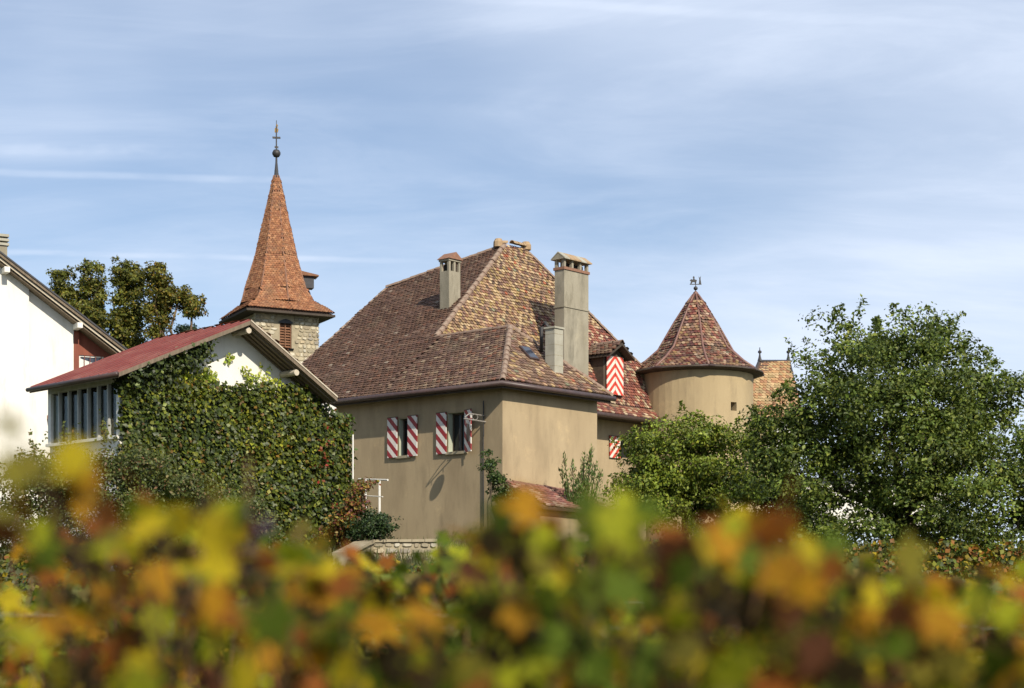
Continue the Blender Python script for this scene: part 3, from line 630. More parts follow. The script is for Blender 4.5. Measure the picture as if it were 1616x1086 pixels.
mb = MB(); stonework(mb, K(0, 0), cr, -cl, S, 9.5, 15.7, (wa0 - .08, wa1 + .08, wz0 - .12, wz1 + .1)); stonework(mb, K(0, 0), cl, -cr, S, 9.5, 15.7); stonework(mb, K(S, 0), cl, cr, S, 9.5, 15.7)
mb.build('stonework', 'stone', tw, tint=True, kind='stuff')
lw = MB().box(K(wa0, .26, wz0), cr * (wa1 - wa0), cl * .02, Z * (wz1 - wz0)).build('window', 'dark', chu)
nl = 9
for k in range(nl):
    z_ = wz0 + .05 + k * (wz1 - wz0 - .1) / nl
    MB().prism([K(wa0 + .04, .10, z_), K(wa0 + .04, .22, z_ + .11), K(wa0 + .04, .22, z_ + .14), K(wa0 + .04, .10, z_ + .03)], cr * (wa1 - wa0 - .08)).build('slat', 'louvre', lw)
for q in (wa0, (wa0 + wa1) / 2 - .03, wa1 - .05): MB().box(K(q, .06, wz0), cr * .05, cl * .04, Z * (wz1 - wz0)).build('window_frame', 'louvre', lw)
arch = [K(wa0 - .1 + (wa1 - wa0 + .2) * t / 8, -.06, wz1 - .02 + .20 * math.sin(math.pi * t / 8)) for t in range(9)]
MB().prism(arch + [K(wa1 + .02, -.06, wz1 - .06), K(wa0 - .02, -.06, wz1 - .06)], cl * .2).build('window_arch', 'slate', lw)
box_part('window_sill', 'stone', lw, K(wa0 - .1, -.1, wz0 - .1), cr * (wa1 - wa0 + .2), cl * .3, Z * .09)
# spire: octagonal shaft splaying out to a square eave
KC = K(S / 2, S / 2); ex = S / 2 + .74
ze, zs, zt = zk(488), zk(452), zk(279) * 1.029
def sp(i, lev):
    # i = 0..7, even = corner directions
    t = math.atan2(-cl.y - cr.y, -cl.x - cr.x) + i * math.pi / 4; d = V((math.cos(t), math.sin(t), 0))
    r = {0: ex * (math.sqrt(2) if i % 2 == 0 else 1.0), 1: 2.35 if i % 2 == 0 else 2.05, 2: 1.86, 3: 1.24, 4: .16}[lev]
    z = {0: ze, 1: ze + .62, 2: zs + .15, 3: zs + 2.1, 4: zt}[lev]; return KC + d * r + Z * z
def col_spire(x, y, r, k):
    c = rng.choice([(.36, .16, .075), (.40, .18, .088), (.31, .13, .064), (.34, .165, .088), (.28, .12, .064), (.43, .215, .11)]); s = rng.uniform(.82, 1.15); return (c[0] * s, c[1] * s, c[2] * s)
mb = MB(); mt = MB()
for i in range(8):
    for lv in range(4):
        q = [sp(i, lv), sp(i + 1, lv), sp(i + 1, lv + 1), sp(i, lv + 1)]; mb.add([p - Z * .14 - (V((p.x, p.y, 0)) - V((KC.x, KC.y, 0))).normalized() * .05 for p in q], [(0, 1, 2, 3)]); tiles(mt, q, q[0], q[1], .16, .125, col_spire, lift=.016, jit=.003)
srf = mb.build('spire_roof', 'undertile', chu); mt.build('spire_tiles', 'tile', srf, tint=True, kind='stuff')
for i in range(8): MB().tube([sp(i, l) + Z * .03 for l in range(1, 5)], [.05, .05, .05, .035], 6).build('hip_rib', 'brick', srf)
mb = MB(); q = [sp(i, 0) - Z * .05 for i in (0, 2, 4, 6)]; mb.prism([p - Z * .16 for p in q], Z * .12); mb.build('eaves_board', 'soffit', chu)
MB().lathe(KC, [(.20, zt - .35), (.13, zt + .1), (.06, zt + .8), (.05, zt + 1.25)], 10).build('spire_cap', 'slate', srf)
# small lucarne on the right flank
q = P(487, 456, 93); lk = V((.95, .31, 0)); lp = lk.cross(Z)
lu = MB().box(q - lk * .9 - lp * -.32, lk * 1.15, lp * -.64, Z * .72).build('lucarne', 'slate', chu)
MB().prism([q - lk * 1.2 + lp * .5 + Z * .70, q + lk * .50 + lp * .5 + Z * .66, q + lk * .50 + lp * .5 + Z * .74, q - lk * 1.2 + lp * .5 + Z * 1.05], -lp * 1.0).build('lucarne_roof', 'louvre', lu)
fin = thing('steeple_cross', KC + Z * (zt + 1.2), 'iron ball, cross and weathercock on the church spire', 'finial')
MB().tube([KC + Z * (zt + .9), KC + Z * zk(200) * 1.029], .04, 6).build('rod', 'iron', fin)
zb = zk(243) * 1.029; MB().lathe(KC + Z * zb, [(.02, -.24), (.16, -.19), (.24, -.05), (.24, .05), (.16, .19), (.02, .24)], 14).build('ball', 'iron', fin, smooth=True)
for zz, hw in ((zk(218) * 1.029, .22), (zk(233) * 1.029, .10)): MB().box(KC + V((-hw, -.04, zz - .05)), (2 * hw, .06, 0), (0, .08, 0), (0, 0, .10)).build('cross_arm', 'iron', fin)
MB().prism([KC + V((x, -.02, zk(210) * 1.029 + z)) for x, z in ((-.10, 0), (.07, 0), (.12, .16), (.05, .25), (.09, .42), (.0, .5), (.0, .32), (-.09, .22))], (0, .04, 0)).build('weathercock', 'gilt', fin)
MB().tube([KC + Z * zk(200) * 1.029, KC + Z * zk(191) * 1.029], .02, 5).build('tip', 'iron', fin)

# ------------------------------------------------------------------ creeper-clad gabled house
g_, e_ = V((.6606, .7507, 0)), V((-.70, .714, 0)); AP = V((-7.29, 45, 0))
def G(w, d, z=0): return AP + g_ * w + e_ * d + Z * z
gab = thing('gabled_house', G(0, 2.3, 1.3), 'low white gabled house with red sheet roof half hidden under creeper', 'house')
zr, zl = 7.5, 5.62
wl_, wr_ = -3.85, 2.9; dF, dB = .80, 4.45
mb = MB(); mb.add([G(wl_, dF, -.6), G(wr_ + 1.0, dF, -.6), G(wr_ + 1.0, dF, 5.45), G(wr_, dF, 5.75), G(0, dF, 7.32), G(wl_, dF, 5.68)], [(0, 1, 2, 3, 4, 5)])
mb.add([G(wr_, dF, -.6), G(wr_, dB, -.6), G(wr_, dB, 5.7), G(wr_, dF, 5.7)], [(0, 1, 2, 3)]); mb.add([G(wl_, dB, -.6), G(wr_, dB, -.6), G(wr_, dB, 5.7), G(0, dB, 7.3), G(wl_, dB, 5.6)], [(0, 1, 2, 3, 4)])
mb.add([G(wl_, dF, -.6), G(wl_, dB, -.6), G(wl_, dB, 4.02), G(wl_, dF, 4.02)], [(0, 1, 2, 3)]); mb.build('wall', 'white', gab)
# glazed veranda front
cur = MB().add([G(wl_ + .30, dF + .1, 4.0), G(wl_ + .30, dB - .1, 4.0), G(wl_ + .30, dB - .1, 5.6), G(wl_ + .30, dF + .1, 5.6)], [(0, 1, 2, 3)]).build('back_panel', 'dark', gab)
nm = 7
for k in range(nm):
    d0, d1 = dF + (dB - dF) * k / nm, dF + (dB - dF) * (k + 1) / nm
    wdw = MB().box(G(wl_ + .06, d0 + .04, 4.12), e_ * (d1 - d0 - .08), g_ * .015, Z * 1.28).build('pane', 'pane', gab)
    if k in (0, 1, 3, 4, 6): MB().add([G(wl_ + .14 + .03 * math.sin(j * 1.7), d0 + .06 + (d1 - d0 - .3) * j / 12, z_) for z_ in (4.1, 5.42) for j in range(13)], [(j, j + 1, 14 + j, 13 + j) for j in range(12)]).build('curtain', 'curtain', gab)
for k in range(nm + 1):
    d0 = dF + (dB - dF) * k / nm; tw_ = .16 if k in (0, nm) else .07
    MB().box(G(wl_ - .02, d0 - tw_ / 2, 4.06), e_ * tw_, g_ * .10, Z * 1.42).build('post', 'white_paint' if k in (0, nm) else 'grey_paint', gab)
box_part('lintel', 'grey_paint', gab, G(wl_ - .04, dF - .05, 5.46), e_ * (dB - dF + .1), g_ * .14, Z * .14)
box_part('window_sill', 'white_paint', gab, G(wl_ - .12, dF - .05, 3.98), e_ * (dB - dF + .1), g_ * .24, Z * .08)
# roof
mb = MB(); lo, hi = -4.35, 3.25
mb.prism([G(lo, 0, zl), G(0, 0, zr), G(0, 0, zr - .10), G(lo, 0, zl - .10)], e_ * 4.75); rl = mb.build('roof_slope', 'redmetal', gab)
for k in range(11): MB().prism([G(lo, .04 + k * .46, zl + .005), G(0, .04 + k * .46, zr + .005), G(0, .04 + k * .46, zr + .035), G(lo, .04 + k * .46, zl + .035)], e_ * .035).build('seam', 'redmetal', rl)
mb = MB(); mb.prism([G(0.003, 0, zr), G(hi, 0, 5.66), G(hi, 0, 5.56), G(0.003, 0, zr - .10)], e_ * 4.75); r2 = mb.build('roof_slope', 'undertile', gab)
def col_or(x, y, r, k):
    c = rng.choice([(.36, .15, .08), (.42, .19, .10), (.30, .12, .07), (.46, .27, .17)]); s = rng.uniform(.85, 1.15); return (c[0] * s, c[1] * s, c[2] * s)
mb = MB(); tiles(mb, [G(hi, 0, 5.66), G(hi, 4.75, 5.66), G(0, 4.75, zr), G(0, 0, zr)], G(hi, 0, 5.66), G(hi, 4.75, 5.66), .2, .17, col_or); mb.build('roof_tiles', 'tile', r2, tint=True, kind='stuff')
mb = MB(); mb.prism([G(lo, -.03, zl - .02), G(0, -.03, zr - .02), G(0, -.03, zr - .13), G(lo, -.03, zl - .13)], e_ * .028); mb.build('barge_board', 'wood', gab)
mb = MB(); mb.prism([G(0.004, -.03, zr - .02), G(hi, -.03, 5.64), G(hi, -.03, 5.51), G(0.004, -.03, zr - .15)], e_ * .028); mb.build('barge_board', 'wood', gab)
mb = MB(); mb.prism([G(0.004, -.05, zr + .005), G(hi, -.05, 5.665), G(hi, -.05, 5.62), G(0.004, -.05, zr - .04)], e_ * .018); mb.build('verge_strip', 'pale_wood', gab)
caps(cap_mesh('verge_tile', .3, .055, 'brick'), G(hi, .06, 5.69), G(.02, .06, zr + .03), .27, r2, 'verge_tile', lift=.0)
mb = MB(); mb.prism([G(lo, .02, zl - .11), G(0, .02, zr - .11), G(0, .02, zr - .15), G(lo, .02, zl - .15)], e_ * 4.7); mb.prism([G(0, .02, zr - .112), G(hi, .02, 5.548), G(hi, .02, 5.508), G(0, .02, zr - .152)], e_ * 4.7); mb.build('soffit', 'wood', gab)
for k in range(4): MB().prism([G(.02, .12 + k * .2, zr - .16), G(hi, .12 + k * .2, 5.50), G(hi, .12 + k * .2, 5.45), G(.02, .12 + k * .2, zr - .21)], e_ * .05).build('rafter', 'wood', gab)
for (w_, z_) in ((0, zr - .28), (1.75, 6.36 - .14), (-2.2, 6.42)):
    MB().tube([G(w_, .06, z_), G(w_, 1.0, z_)], .09, 10).build('purlin', 'pale_wood', gab)
MB().tube([G(lo - .05, -.02, zl - .06), G(lo - .05, 4.75, zl - .06)], .06, 8).build('gutter', 'gutter', gab, smooth=True)
MB().tube([P(557, 686, 48.2), P(557, 756, 48.2)], .025, 6).build('downpipe', 'white_paint', gab)

# ------------------------------------------------------------------ white chalet-like house at the left edge
dW, bW = V((.87, .493, 0)), V((-.493, .87, 0)); Q0 = V((-16.78, 62, 0))
def Q(w, d, z=0): return Q0 + dW * w + bW * d + Z * z
wh = thing('white_house', Q(-3, 3, 1.2), 'tall white rendered house with deep timber eaves at the left edge', 'house')
rz = lambda w: 10.72 - .687 * w
apx = -5.2
mb = MB(); mb.add([Q(-9.5, .45, .8), Q(-1.62, .45, .8), Q(-1.62, .45, rz(-1.62) - .3), Q(apx, .45, rz(apx) - .3), Q(-9.5, .45, rz(-.9) - .3)], [(0, 1, 2, 3, 4)])
mb.add([Q(-1.62, .45, .8), Q(-1.62, .62, .8), Q(-1.62, .62, rz(-1.62) - .3), Q(-1.62, .45, rz(-1.62) - .3)], [(0, 1, 2, 3)])
mb.add([Q(-1.62, .62, .8), Q(.12, .62, .8), Q(.12, .62, rz(.12) - .3), Q(-1.62, .62, rz(-1.62) - .3)], [(0, 1, 2, 3)])
mb.add([Q(.12, .62, .8), Q(.12, 7, .8), Q(.12, 7, rz(.12) - .3), Q(.12, .62, rz(.12) - .3)], [(0, 1, 2, 3)]); mb.build('wall', 'white', wh)
mb = MB(); wall_open(mb, Q(.13, .80), dW, 2.0, 1, 9.2, [(.24, 1.22, 8.52, 9.12)], -bW, .12); mb.add([Q(.13, .80, 9.2), Q(2.1, .80, 9.2), Q(.13, .80, 10.2)], [(0, 1, 2)]); rw = mb.build('timber_wall', 'redwood', wh)
for k in range(9): MB().box(Q(.13 + k * .22, .77, 1), dW * .02, bW * .025, Z * 8.1).build('batten', 'redwood', rw)
MB().box(Q(.13, .63, 1), dW * .2, bW * .14, Z * 9.0).build('corner_post', 'redwood', rw)
wdw = MB().box(Q(.37, .90, 8.52), dW * .98, bW * .01, Z * .6).build('window', 'skyglass', wh)
mb = MB()
for (a, b, c, d) in ((.37, .44, 8.52, 9.12), (1.28, 1.35, 8.52, 9.12), (.44, 1.28, 8.52, 8.58), (.44, 1.28, 9.06, 9.12)): mb.box(Q(a, .85, c), dW * (b - a), bW * .045, Z * (d - c))
mb.build('window_frame', 'white_paint', wdw)
MB().add([Q(.44, 0.897, 8.58), Q(1.28, 0.897, 8.58), Q(1.28, 0.897, 8.75), Q(.44, 0.897, 9.0)], [(0, 1, 2, 3)]).build('blind', 'white_paint', wdw)
mb = MB(); e2 = 2.2
mb.prism([Q(e2, -.2, rz(e2)), Q(apx, -.2, rz(apx)), Q(apx, -.2, rz(apx) - .07), Q(e2, -.2, rz(e2) - .07)], bW * 9); mb.prism([Q(apx, -.2, rz(apx)), Q(-12.6, -.2, rz(e2)), Q(-12.6, -.2, rz(e2) - .07), Q(apx, -.2, rz(apx) - .07)], bW * 9); mb.build('roof', 'slate', wh)
for j, (off, th, dd, m_) in enumerate(((.07, .12, -.16, 'wood'), (.19, .10, -.06, 'pale_wood'), (.29, .07, .04, 'wood'))):
    mb = MB(); mb.prism([Q(e2 - .05 * j, dd, rz(e2) - off - .002), Q(apx, dd, rz(apx) - off - .002), Q(apx, dd, rz(apx) - off - th), Q(e2 - .05 * j, dd, rz(e2) - off - th)], bW * (.05 if j < 2 else 6)); mb.build('barge_board', m_, wh)
for w_ in (.18, -2.55): MB().box(Q(w_ - .1, -.12, rz(w_) - .56), dW * .2, bW * 1.2, Z * .2).build('purlin', 'white_paint', wh)
ch = MB().box(Q(-2.95, 2.2, 11), dW * .9, bW * .7, Z * 2.35).build('chimney', 'chimney', wh)
for k in range(3): box_part('cowl_slab', 'concrete', ch, Q(-3.01, 2.14, 13.37 + k * .17), dW * 1.02, bW * .82, Z * .10)
an = thing('garden_annex', P(88, 680, 54) , 'small annex with orange roof tucked between the white house and veranda', 'annex')
o = P(74, 655, 54); mb = MB(); mb.prism([o + V((0, 0, -.02)), o + V((1.0, .4, .55)), o + V((1.0, .4, .45)), o + V((0, 0, -.14))], V((-.6, 2.2, 0))); mb.build('roof', 'brick', an)
MB().box(o + V((.14, .35, -5.0)), (.9, .3, 0), (-.3, 1.5, 0), (0, 0, 4.95)).build('wall', 'concrete', an)

# ------------------------------------------------------------------ far buildings on the right
fb = thing('far_house', P(1220, 650, 88) + V((0, 3, -8)), 'distant house with orange tiled hip roof and two ridge finials', 'house')
f1, f2, f3, f4 = P(1199, 570, 88), P(1244, 570, 89), P(1268, 660, 86), P(1160, 660, 84)
mb = MB(); back = V((1.0, 7, -3)); slab(mb, [f1, f2, f3, f4]); slab(mb, [f2, f1, f1 + back, f2 + back]); slab(mb, [f2, f3, f2 + back]); slab(mb, [f1, f4, f1 + back]); fr = mb.build('roof', 'undertile', fb)
def col_far(x, y, r, k):
    c = rng.choice([(.46, .27, .13), (.52, .36, .19), (.38, .19, .10), (.42, .30, .15)]); s = rng.uniform(.85, 1.15); return (c[0] * s, c[1] * s, c[2] * s)
mb = MB(); tiles(mb, [f1, f2, f3, f4], f4, f3, .24, .2, col_far); mb.build('roof_tiles', 'tile', fr, tint=True, kind='stuff')
MB().tube([f1, f2], .08, 6).build('ridge_cap', 'slate', fr)
for f in (f1, f2):
    fn = MB().tube([f, f + Z * .25, f + Z * .4, f + Z * .75], [.13, .06, .04, .02], 8).build('finial', 'iron', fr)
    MB().lathe(f + Z * .5, [(.01, -.1), (.1, -.05), (.1, .05), (.01, .1)], 8).build('finial_ball', 'iron', fn)
    MB().tube([f + V((.05 if f is f2 else -.05, 0, 0)), f4 if f is f1 else f3], .07, 6).build('hip_rib', 'slate', fr)
MB().box(f4 + V((.4, .5, -9)), (3.0, .3, 0), (0, 6, 0), (0, 0, 8.9)).build('wall', 'white', fb)
ob = thing('outbuilding', P(1195, 700, 72), 'low pale outbuilding with red eaves glimpsed between turret and big tree', 'shed')
o = P(1188, 646, 72); mb = MB(); mb.prism([o, o + V((1.1, .4, -.75)), o + V((1.1, .4, -.87)), o + V((0, 0, -.12))], V((-.3, 4, 0))); mb.build('roof', 'copper', ob)
MB().box(P(1180, 668, 72.3) + Z * -6, (.95, .2, 0), (0, 3, 0), (0, 0, 6)).build('wall', 'stucco', ob)
gw = thing('garden_wall', P(1340, 830, 58), 'white garden building seen through gaps in the big tree', 'building')
MB().box(P(1255, 835, 58), (5.6, .6, 0), (-.2, 3, 0), (0, 0, 1.75)).build('wall', 'white', gw)
MB().box(P(1250, 757, 57.8), (5.9, .62, 0), (-.2, 3.5, 0), (0, 0, .09)).build('roof', 'slate', gw)

# ------------------------------------------------------------------ trees and shrubs
GREENS = [(.105, .14, .026), (.145, .178, .034), (.068, .098, .022), (.20, .222, .05), (.085, .115, .032)]
def tree(name, label, base, lobes, nclump, per, rc, size, pal, wts, trunk_r, group=None, bark='bark', sprigs=0, skin=.5, leafm='treeleaf', limbs=7, cat='tree'):
    t = thing(name, base, label, cat, group)
    c = V((np.mean([l[0] for l in lobes]), np.mean([l[1] for l in lobes]), np.mean([l[2] for l in lobes]))); base = V(base)
    mb = MB(); fork = base.lerp(V((base.x * .5 + c.x * .5, base.y * .5 + c.y * .5, c.z)), .45)
    limb(mb, base - Z * .2, fork, trunk_r, trunk_r * .7, .03, 5, 9); mb.build('trunk', bark, t, smooth=True)
    ls = list(lobes); rng.shuffle(ls)
    for l in ls[:limbs]:
        mb = MB(); pts = limb(mb, fork, V(l[:3]), trunk_r * .55, trunk_r * .16, .06, 5, 6)
        for q in range(7):
            a = rng.choice(pts[2:]); d = V((rng.gauss(0, 1), rng.gauss(0, 1), rng.uniform(-.1, 1.2))).normalized(); limb(mb, a, a + V((d.x * l[3], d.y * l[4], d.z * l[5])) * rng.uniform(.7, 1.0), trunk_r * .15, trunk_r * .04, .08, 4, 4)
        mb.build('limb', bark, t, smooth=True)
    p, nr, cid = lobes_points(lobes, nclump, per, rc, skin)
    if sprigs:
        ep, en = [], []
        for _ in range(sprigs):
            l = lobes[nrg.integers(len(lobes))]; d = nrg.normal(0, 1, 3); d[2] = abs(d[2]) + .15; d /= np.linalg.norm(d); o = np.array(l[:3]) + d * np.array(l[3:6]) * .95
            Ls = nrg.uniform(.2, .75) * rc * 1.5; k = int(per * .28); tt = nrg.uniform(0, 1, (k, 1)); dd = d * .6 + np.array([0, 0, .6]) + nrg.normal(0, .2, 3)
            ep.append(o + dd * tt * Ls + nrg.normal(0, .10 * rc * 1.6, (k, 3)) * (1.15 - tt)); en.append(np.tile(d, (k, 1)) + np.array([0, 0, .3]))
        p = np.concatenate([p] + ep); nr = np.concatenate([nr] + en)
    tn = tints(len(p), pal, wts) * np.array([.84, .88, .72]); ct = nrg.uniform(.62, 1.38, nclump + 1); tn[:len(cid)] *= ct[cid][:, None]
    o = leaf_cloud('crown', p, nr, np.full(len(p), size) * nrg.uniform(.65, 1.2, len(p)), np.clip(tn, .005, 1), leafm, t, kind='stuff'); return t
# big broad tree on the right
def LP(u, v, y, ru, rv, ry): q = P(u, v, y); return (q.x, q.y, q.z, ru / 2550 * y, ry, rv / 2550 * y)
Y = 41
big = [LP(1400, 700, Y, 130, 120, 2.4), LP(1355, 585, Y, 90, 75, 1.7), LP(1440, 580, Y, 90, 75, 1.7), LP(1295, 660, Y, 85, 80, 1.8), LP(1500, 650, Y, 95, 85, 2.0),
       LP(1565, 700, Y, 90, 80, 1.8), LP(1265, 740, Y - .4, 75, 75, 1.6), LP(1330, 800, Y - .6, 95, 70, 1.8), LP(1450, 800, Y - .8, 120, 80, 2.0), LP(1570, 800, Y, 100, 80, 1.8), LP(1330, 535, Y, 50, 42, 1.0),
       LP(1448, 530, Y, 50, 38, .9), LP(1385, 535, Y, 55, 40, 1.0), LP(1545, 625, Y, 48, 48, 1.0), LP(1605, 655, Y, 48, 55, 1.0), LP(1235, 690, Y, 35, 40, .8), LP(1640, 740, Y, 70, 90, 1.4), LP(1285, 600, Y, 36, 40, .8),
       LP(1500, 860, Y - .6, 120, 45, 1.6), LP(1390, 860, Y - .8, 110, 40, 1.6), LP(1600, 850, Y - .4, 90, 50, 1.4), LP(1510, 575, Y, 45, 40, .9), LP(1300, 850, Y - .4, 60, 35, 1.0), LP(1228, 672, Y - .3, 42, 46, .9), LP(1218, 745, Y - .3, 45, 60, 1.0), LP(1400, 640, Y - 1.2, 120, 100, 1.6), LP(1480, 740, Y - 1.2, 120, 90, 1.6)]
tree('broadleaf_tree', 'big spreading dark green broadleaf tree on the right of the turret', (P(1420, 0, Y).x, Y, gz(9, Y)), big, 460, 215, .50, .105, GREENS, (4, 3, 3, 1.6, 2), .26, sprigs=110, skin=.25)
Y = 47
tree('rounded_tree', 'rounded bright green small tree in front of the turret', (P(1080, 0, Y).x, Y, gz(5, Y)),
     [LP(1080, 730, Y, 85, 70, 1.6), LP(1100, 680, Y, 55, 42, 1.1), LP(1038, 715, Y, 52, 52, 1.2), LP(1006, 768, Y - .3, 46, 42, 1.0), LP(1140, 718, Y, 52, 52, 1.2), LP(1070, 790, Y - .4, 95, 50, 1.4), LP(1160, 780, Y, 45, 50, 1.1)],
     210, 170, .42, .105, [(.15, .19, .026), (.20, .24, .034), (.095, .125, .022), (.26, .28, .045), (.19, .16, .035)], (4, 3.4, 2.4, 1.6, .4), .14, sprigs=24, skin=.3)
Y = 52
tree('laurel_tree', 'dark green laurel filling the gap between rounded tree and big tree', (P(1215, 0, Y).x, Y, 1.25), [LP(1215, 730, Y, 55, 55, 1.0), LP(1235, 790, Y, 70, 55, 1.1), LP(1190, 800, Y, 60, 50, 1.0), LP(1270, 840, Y, 70, 45, 1.0), LP(1130, 835, Y, 80, 40, 1.0)], 200, 95, .36, .115, [(.045, .062, .014), (.065, .085, .018), (.035, .05, .013)], (3, 2, 2), .12, sprigs=10, skin=.2, limbs=4)
# clump of autumn trees behind the white house
PALB = [(.12, .125, .026), (.165, .155, .03), (.085, .095, .022), (.21, .17, .034), (.22, .14, .03)]
Y = 96
tree('oak_tree', 'dark twin-crowned autumn tree nearest the white house roof', (P(140, 0, Y).x, Y, 1.3), [LP(100, 448, Y, 15, 22, .7), LP(104, 480, Y, 20, 26, .8), LP(145, 435, Y, 18, 24, .8), LP(148, 470, Y, 18, 30, .8), LP(130, 500, Y, 22, 24, .9), LP(156, 505, Y, 14, 22, .7)], 150, 95, .40, .19, PALB, (4, 3, 4, 1.2, .3), .26, group='trees behind the white house', sprigs=26, limbs=4)
Y = 97
tree('oak_tree', 'tall dark autumn tree in the middle of the clump behind the houses', (P(205, 0, Y).x, Y, 1.3), [LP(192, 432, Y, 19, 20, .8), LP(210, 445, Y, 19, 24, .8), LP(205, 480, Y, 25, 28, 1.0), LP(192, 515, Y, 22, 28, 1.0), LP(214, 530, Y, 18, 22, .8), LP(182, 548, Y, 24, 18, 1.0)], 160, 95, .40, .19, PALB, (4, 3, 4, 1.2, .3), .26, group='trees behind the white house', sprigs=26, limbs=4)
Y = 95
tree('oak_tree', 'autumn tree with pale bare lower trunk nearest the church tower', (P(271, 0, Y).x, Y, 1.3), [LP(250, 436, Y, 16, 22, .8), LP(257, 465, Y, 20, 24, .9), LP(248, 500, Y, 17, 28, .8), LP(303, 482, Y, 18, 16, .8), LP(284, 468, Y, 16, 14, .7), LP(244, 530, Y, 12, 16, .6)], 125, 95, .38, .18, [(.12, .12, .024), (.16, .145, .028), (.085, .09, .02), (.21, .15, .03), (.26, .13, .03)], (4, 3, 3, 2, .8), .34, group='trees behind the white house', bark='pale_bark', sprigs=24, limbs=5)
Y = 99
tree('conifer', 'small blue green conifer beside the pale trunk', (P(298, 0, Y).x, Y, 1.3), [LP(298, 525, Y, 15, 12, .7), LP(290, 545, Y, 26, 16, .9)], 40, 80, .4, .18, [(.03, .055, .035), (.04, .065, .035)], (1, 1), .15, limbs=2)
# creeper over the gable wall
def creeper(name, label, pts, nrm, size, pal, wts, m='ivyleaf', stems=None, cat='creeper', base=None):
    tn = tints(len(pts), pal, wts, .3); tn *= np.array([[1 + .55 * mnoise.noise(V(q) * .8), 1 + .40 * mnoise.noise(V(q) * .8), 1.0] for q in pts])
    t = thing(name, base or V(np.mean(pts, 0)), label, cat)
    leaf_cloud('foliage', pts, nrm, np.full(len(pts), size), np.clip(tn, .005, 1), m, t, aspect=.85, spread=.55, kind='stuff', droop=.8)
    if stems:
        mb = MB()
        for s_ in stems: mb.tube(s_, [.03] * (len(s_) - 1) + [.01], 5)
        mb.build('stem', 'bark', t)
    return t
pts = []; nr = []; cols = None
n_i = 34000; wv_ = nrg.uniform(-3.95, 4.1, n_i); zz = nrg.uniform(.6, 6.15, n_i)
keep = []
for w_, z_ in zip(wv_, zz):
    top = min(5.46 + .075 * (w_ + 3.8) + .04 * math.sin(w_ * 3.1) + .05 * math.sin(w_ * 7.7), 7.2 - .56 * w_ - (0 if w_ < 2.6 else -.1 * (w_ - 2.6)))
    if z_ > top + rng.uniform(-.1, .12): continue
    b_ = mnoise.noise(V((w_ * .9, z_ * .9, 0))) * .5 + mnoise.noise(V((w_ * 2.6, z_ * 2.6, 4))) * .3
    dpt = (.16 + .34 * (b_ + .5) + rng.uniform(-.08, .08)) * (1 if rng.random() < .7 else rng.uniform(.15, .8))
    edge = 1 if w_ > 3.8 else 0
    p = G(w_, dF - dpt, z_); keep.append(tuple(p)); n_ = -e_ * 1.0 + g_ * (.5 * edge) + Z * .35; nr.append(tuple(n_))
iv = creeper('wall_creeper', 'thick dark green creeper covering the gable wall below the white triangle', np.array(keep), np.array(nr), .125,
        [(.045, .064, .010), (.078, .098, .012), (.029, .041, .009), (.16, .17, .018), (.13, .075, .015)], (4, 3.6, 3, 1.6, .6), stems=[[G(w_, dF - .05, 1), G(w_ + .1, dF - .06, 2.6), G(w_ - .1, dF - .06, 4.2), G(w_ + .05, dF - .06, 4.9)] for w_ in (-3, -1.2, .4, 1.9, 3.3)])
# right cheek of that creeper and its red patch
k_ = 1500; a_ = nrg.uniform(0, 1, k_); z_ = nrg.uniform(1.2, 5.3, k_)
pts = np.array([tuple(G(4.1 + rng.uniform(-.05, .2), dF - .45 + a * 1.2, z)) for a, z in zip(a_, z_)])
leaf_cloud('foliage', pts, np.tile(np.array(g_) * 1 - np.array(e_) * .3 + np.array([0, 0, .3]), (k_, 1)), np.full(k_, .125), tints(k_, [(.06, .10, .018), (.10, .14, .02), (.16, .16, .03)], (3, 3, 1)), 'ivyleaf', iv, aspect=.85, kind='stuff', droop=.8)
k_ = 900; q0 = [G(2.95, dF - .52, 3.9), G(3.3, dF - .52, 3.0), G(3.2, dF - .52, 4.4)]
pts = np.array([tuple(rng.choice(q0) + g_ * rng.gauss(0, .16) + Z * rng.gauss(0, .38) - e_ * rng.uniform(-.1, .06)) for _ in range(40)])
leaf_cloud('red_foliage', pts, np.tile(-np.array(e_), (40, 1)), np.full(40, .11), tints(40, [(.22, .03, .02), (.16, .05, .02), (.26, .08, .03)], (3, 2, 1)), 'ivyleaf', iv, aspect=.8, kind='stuff')
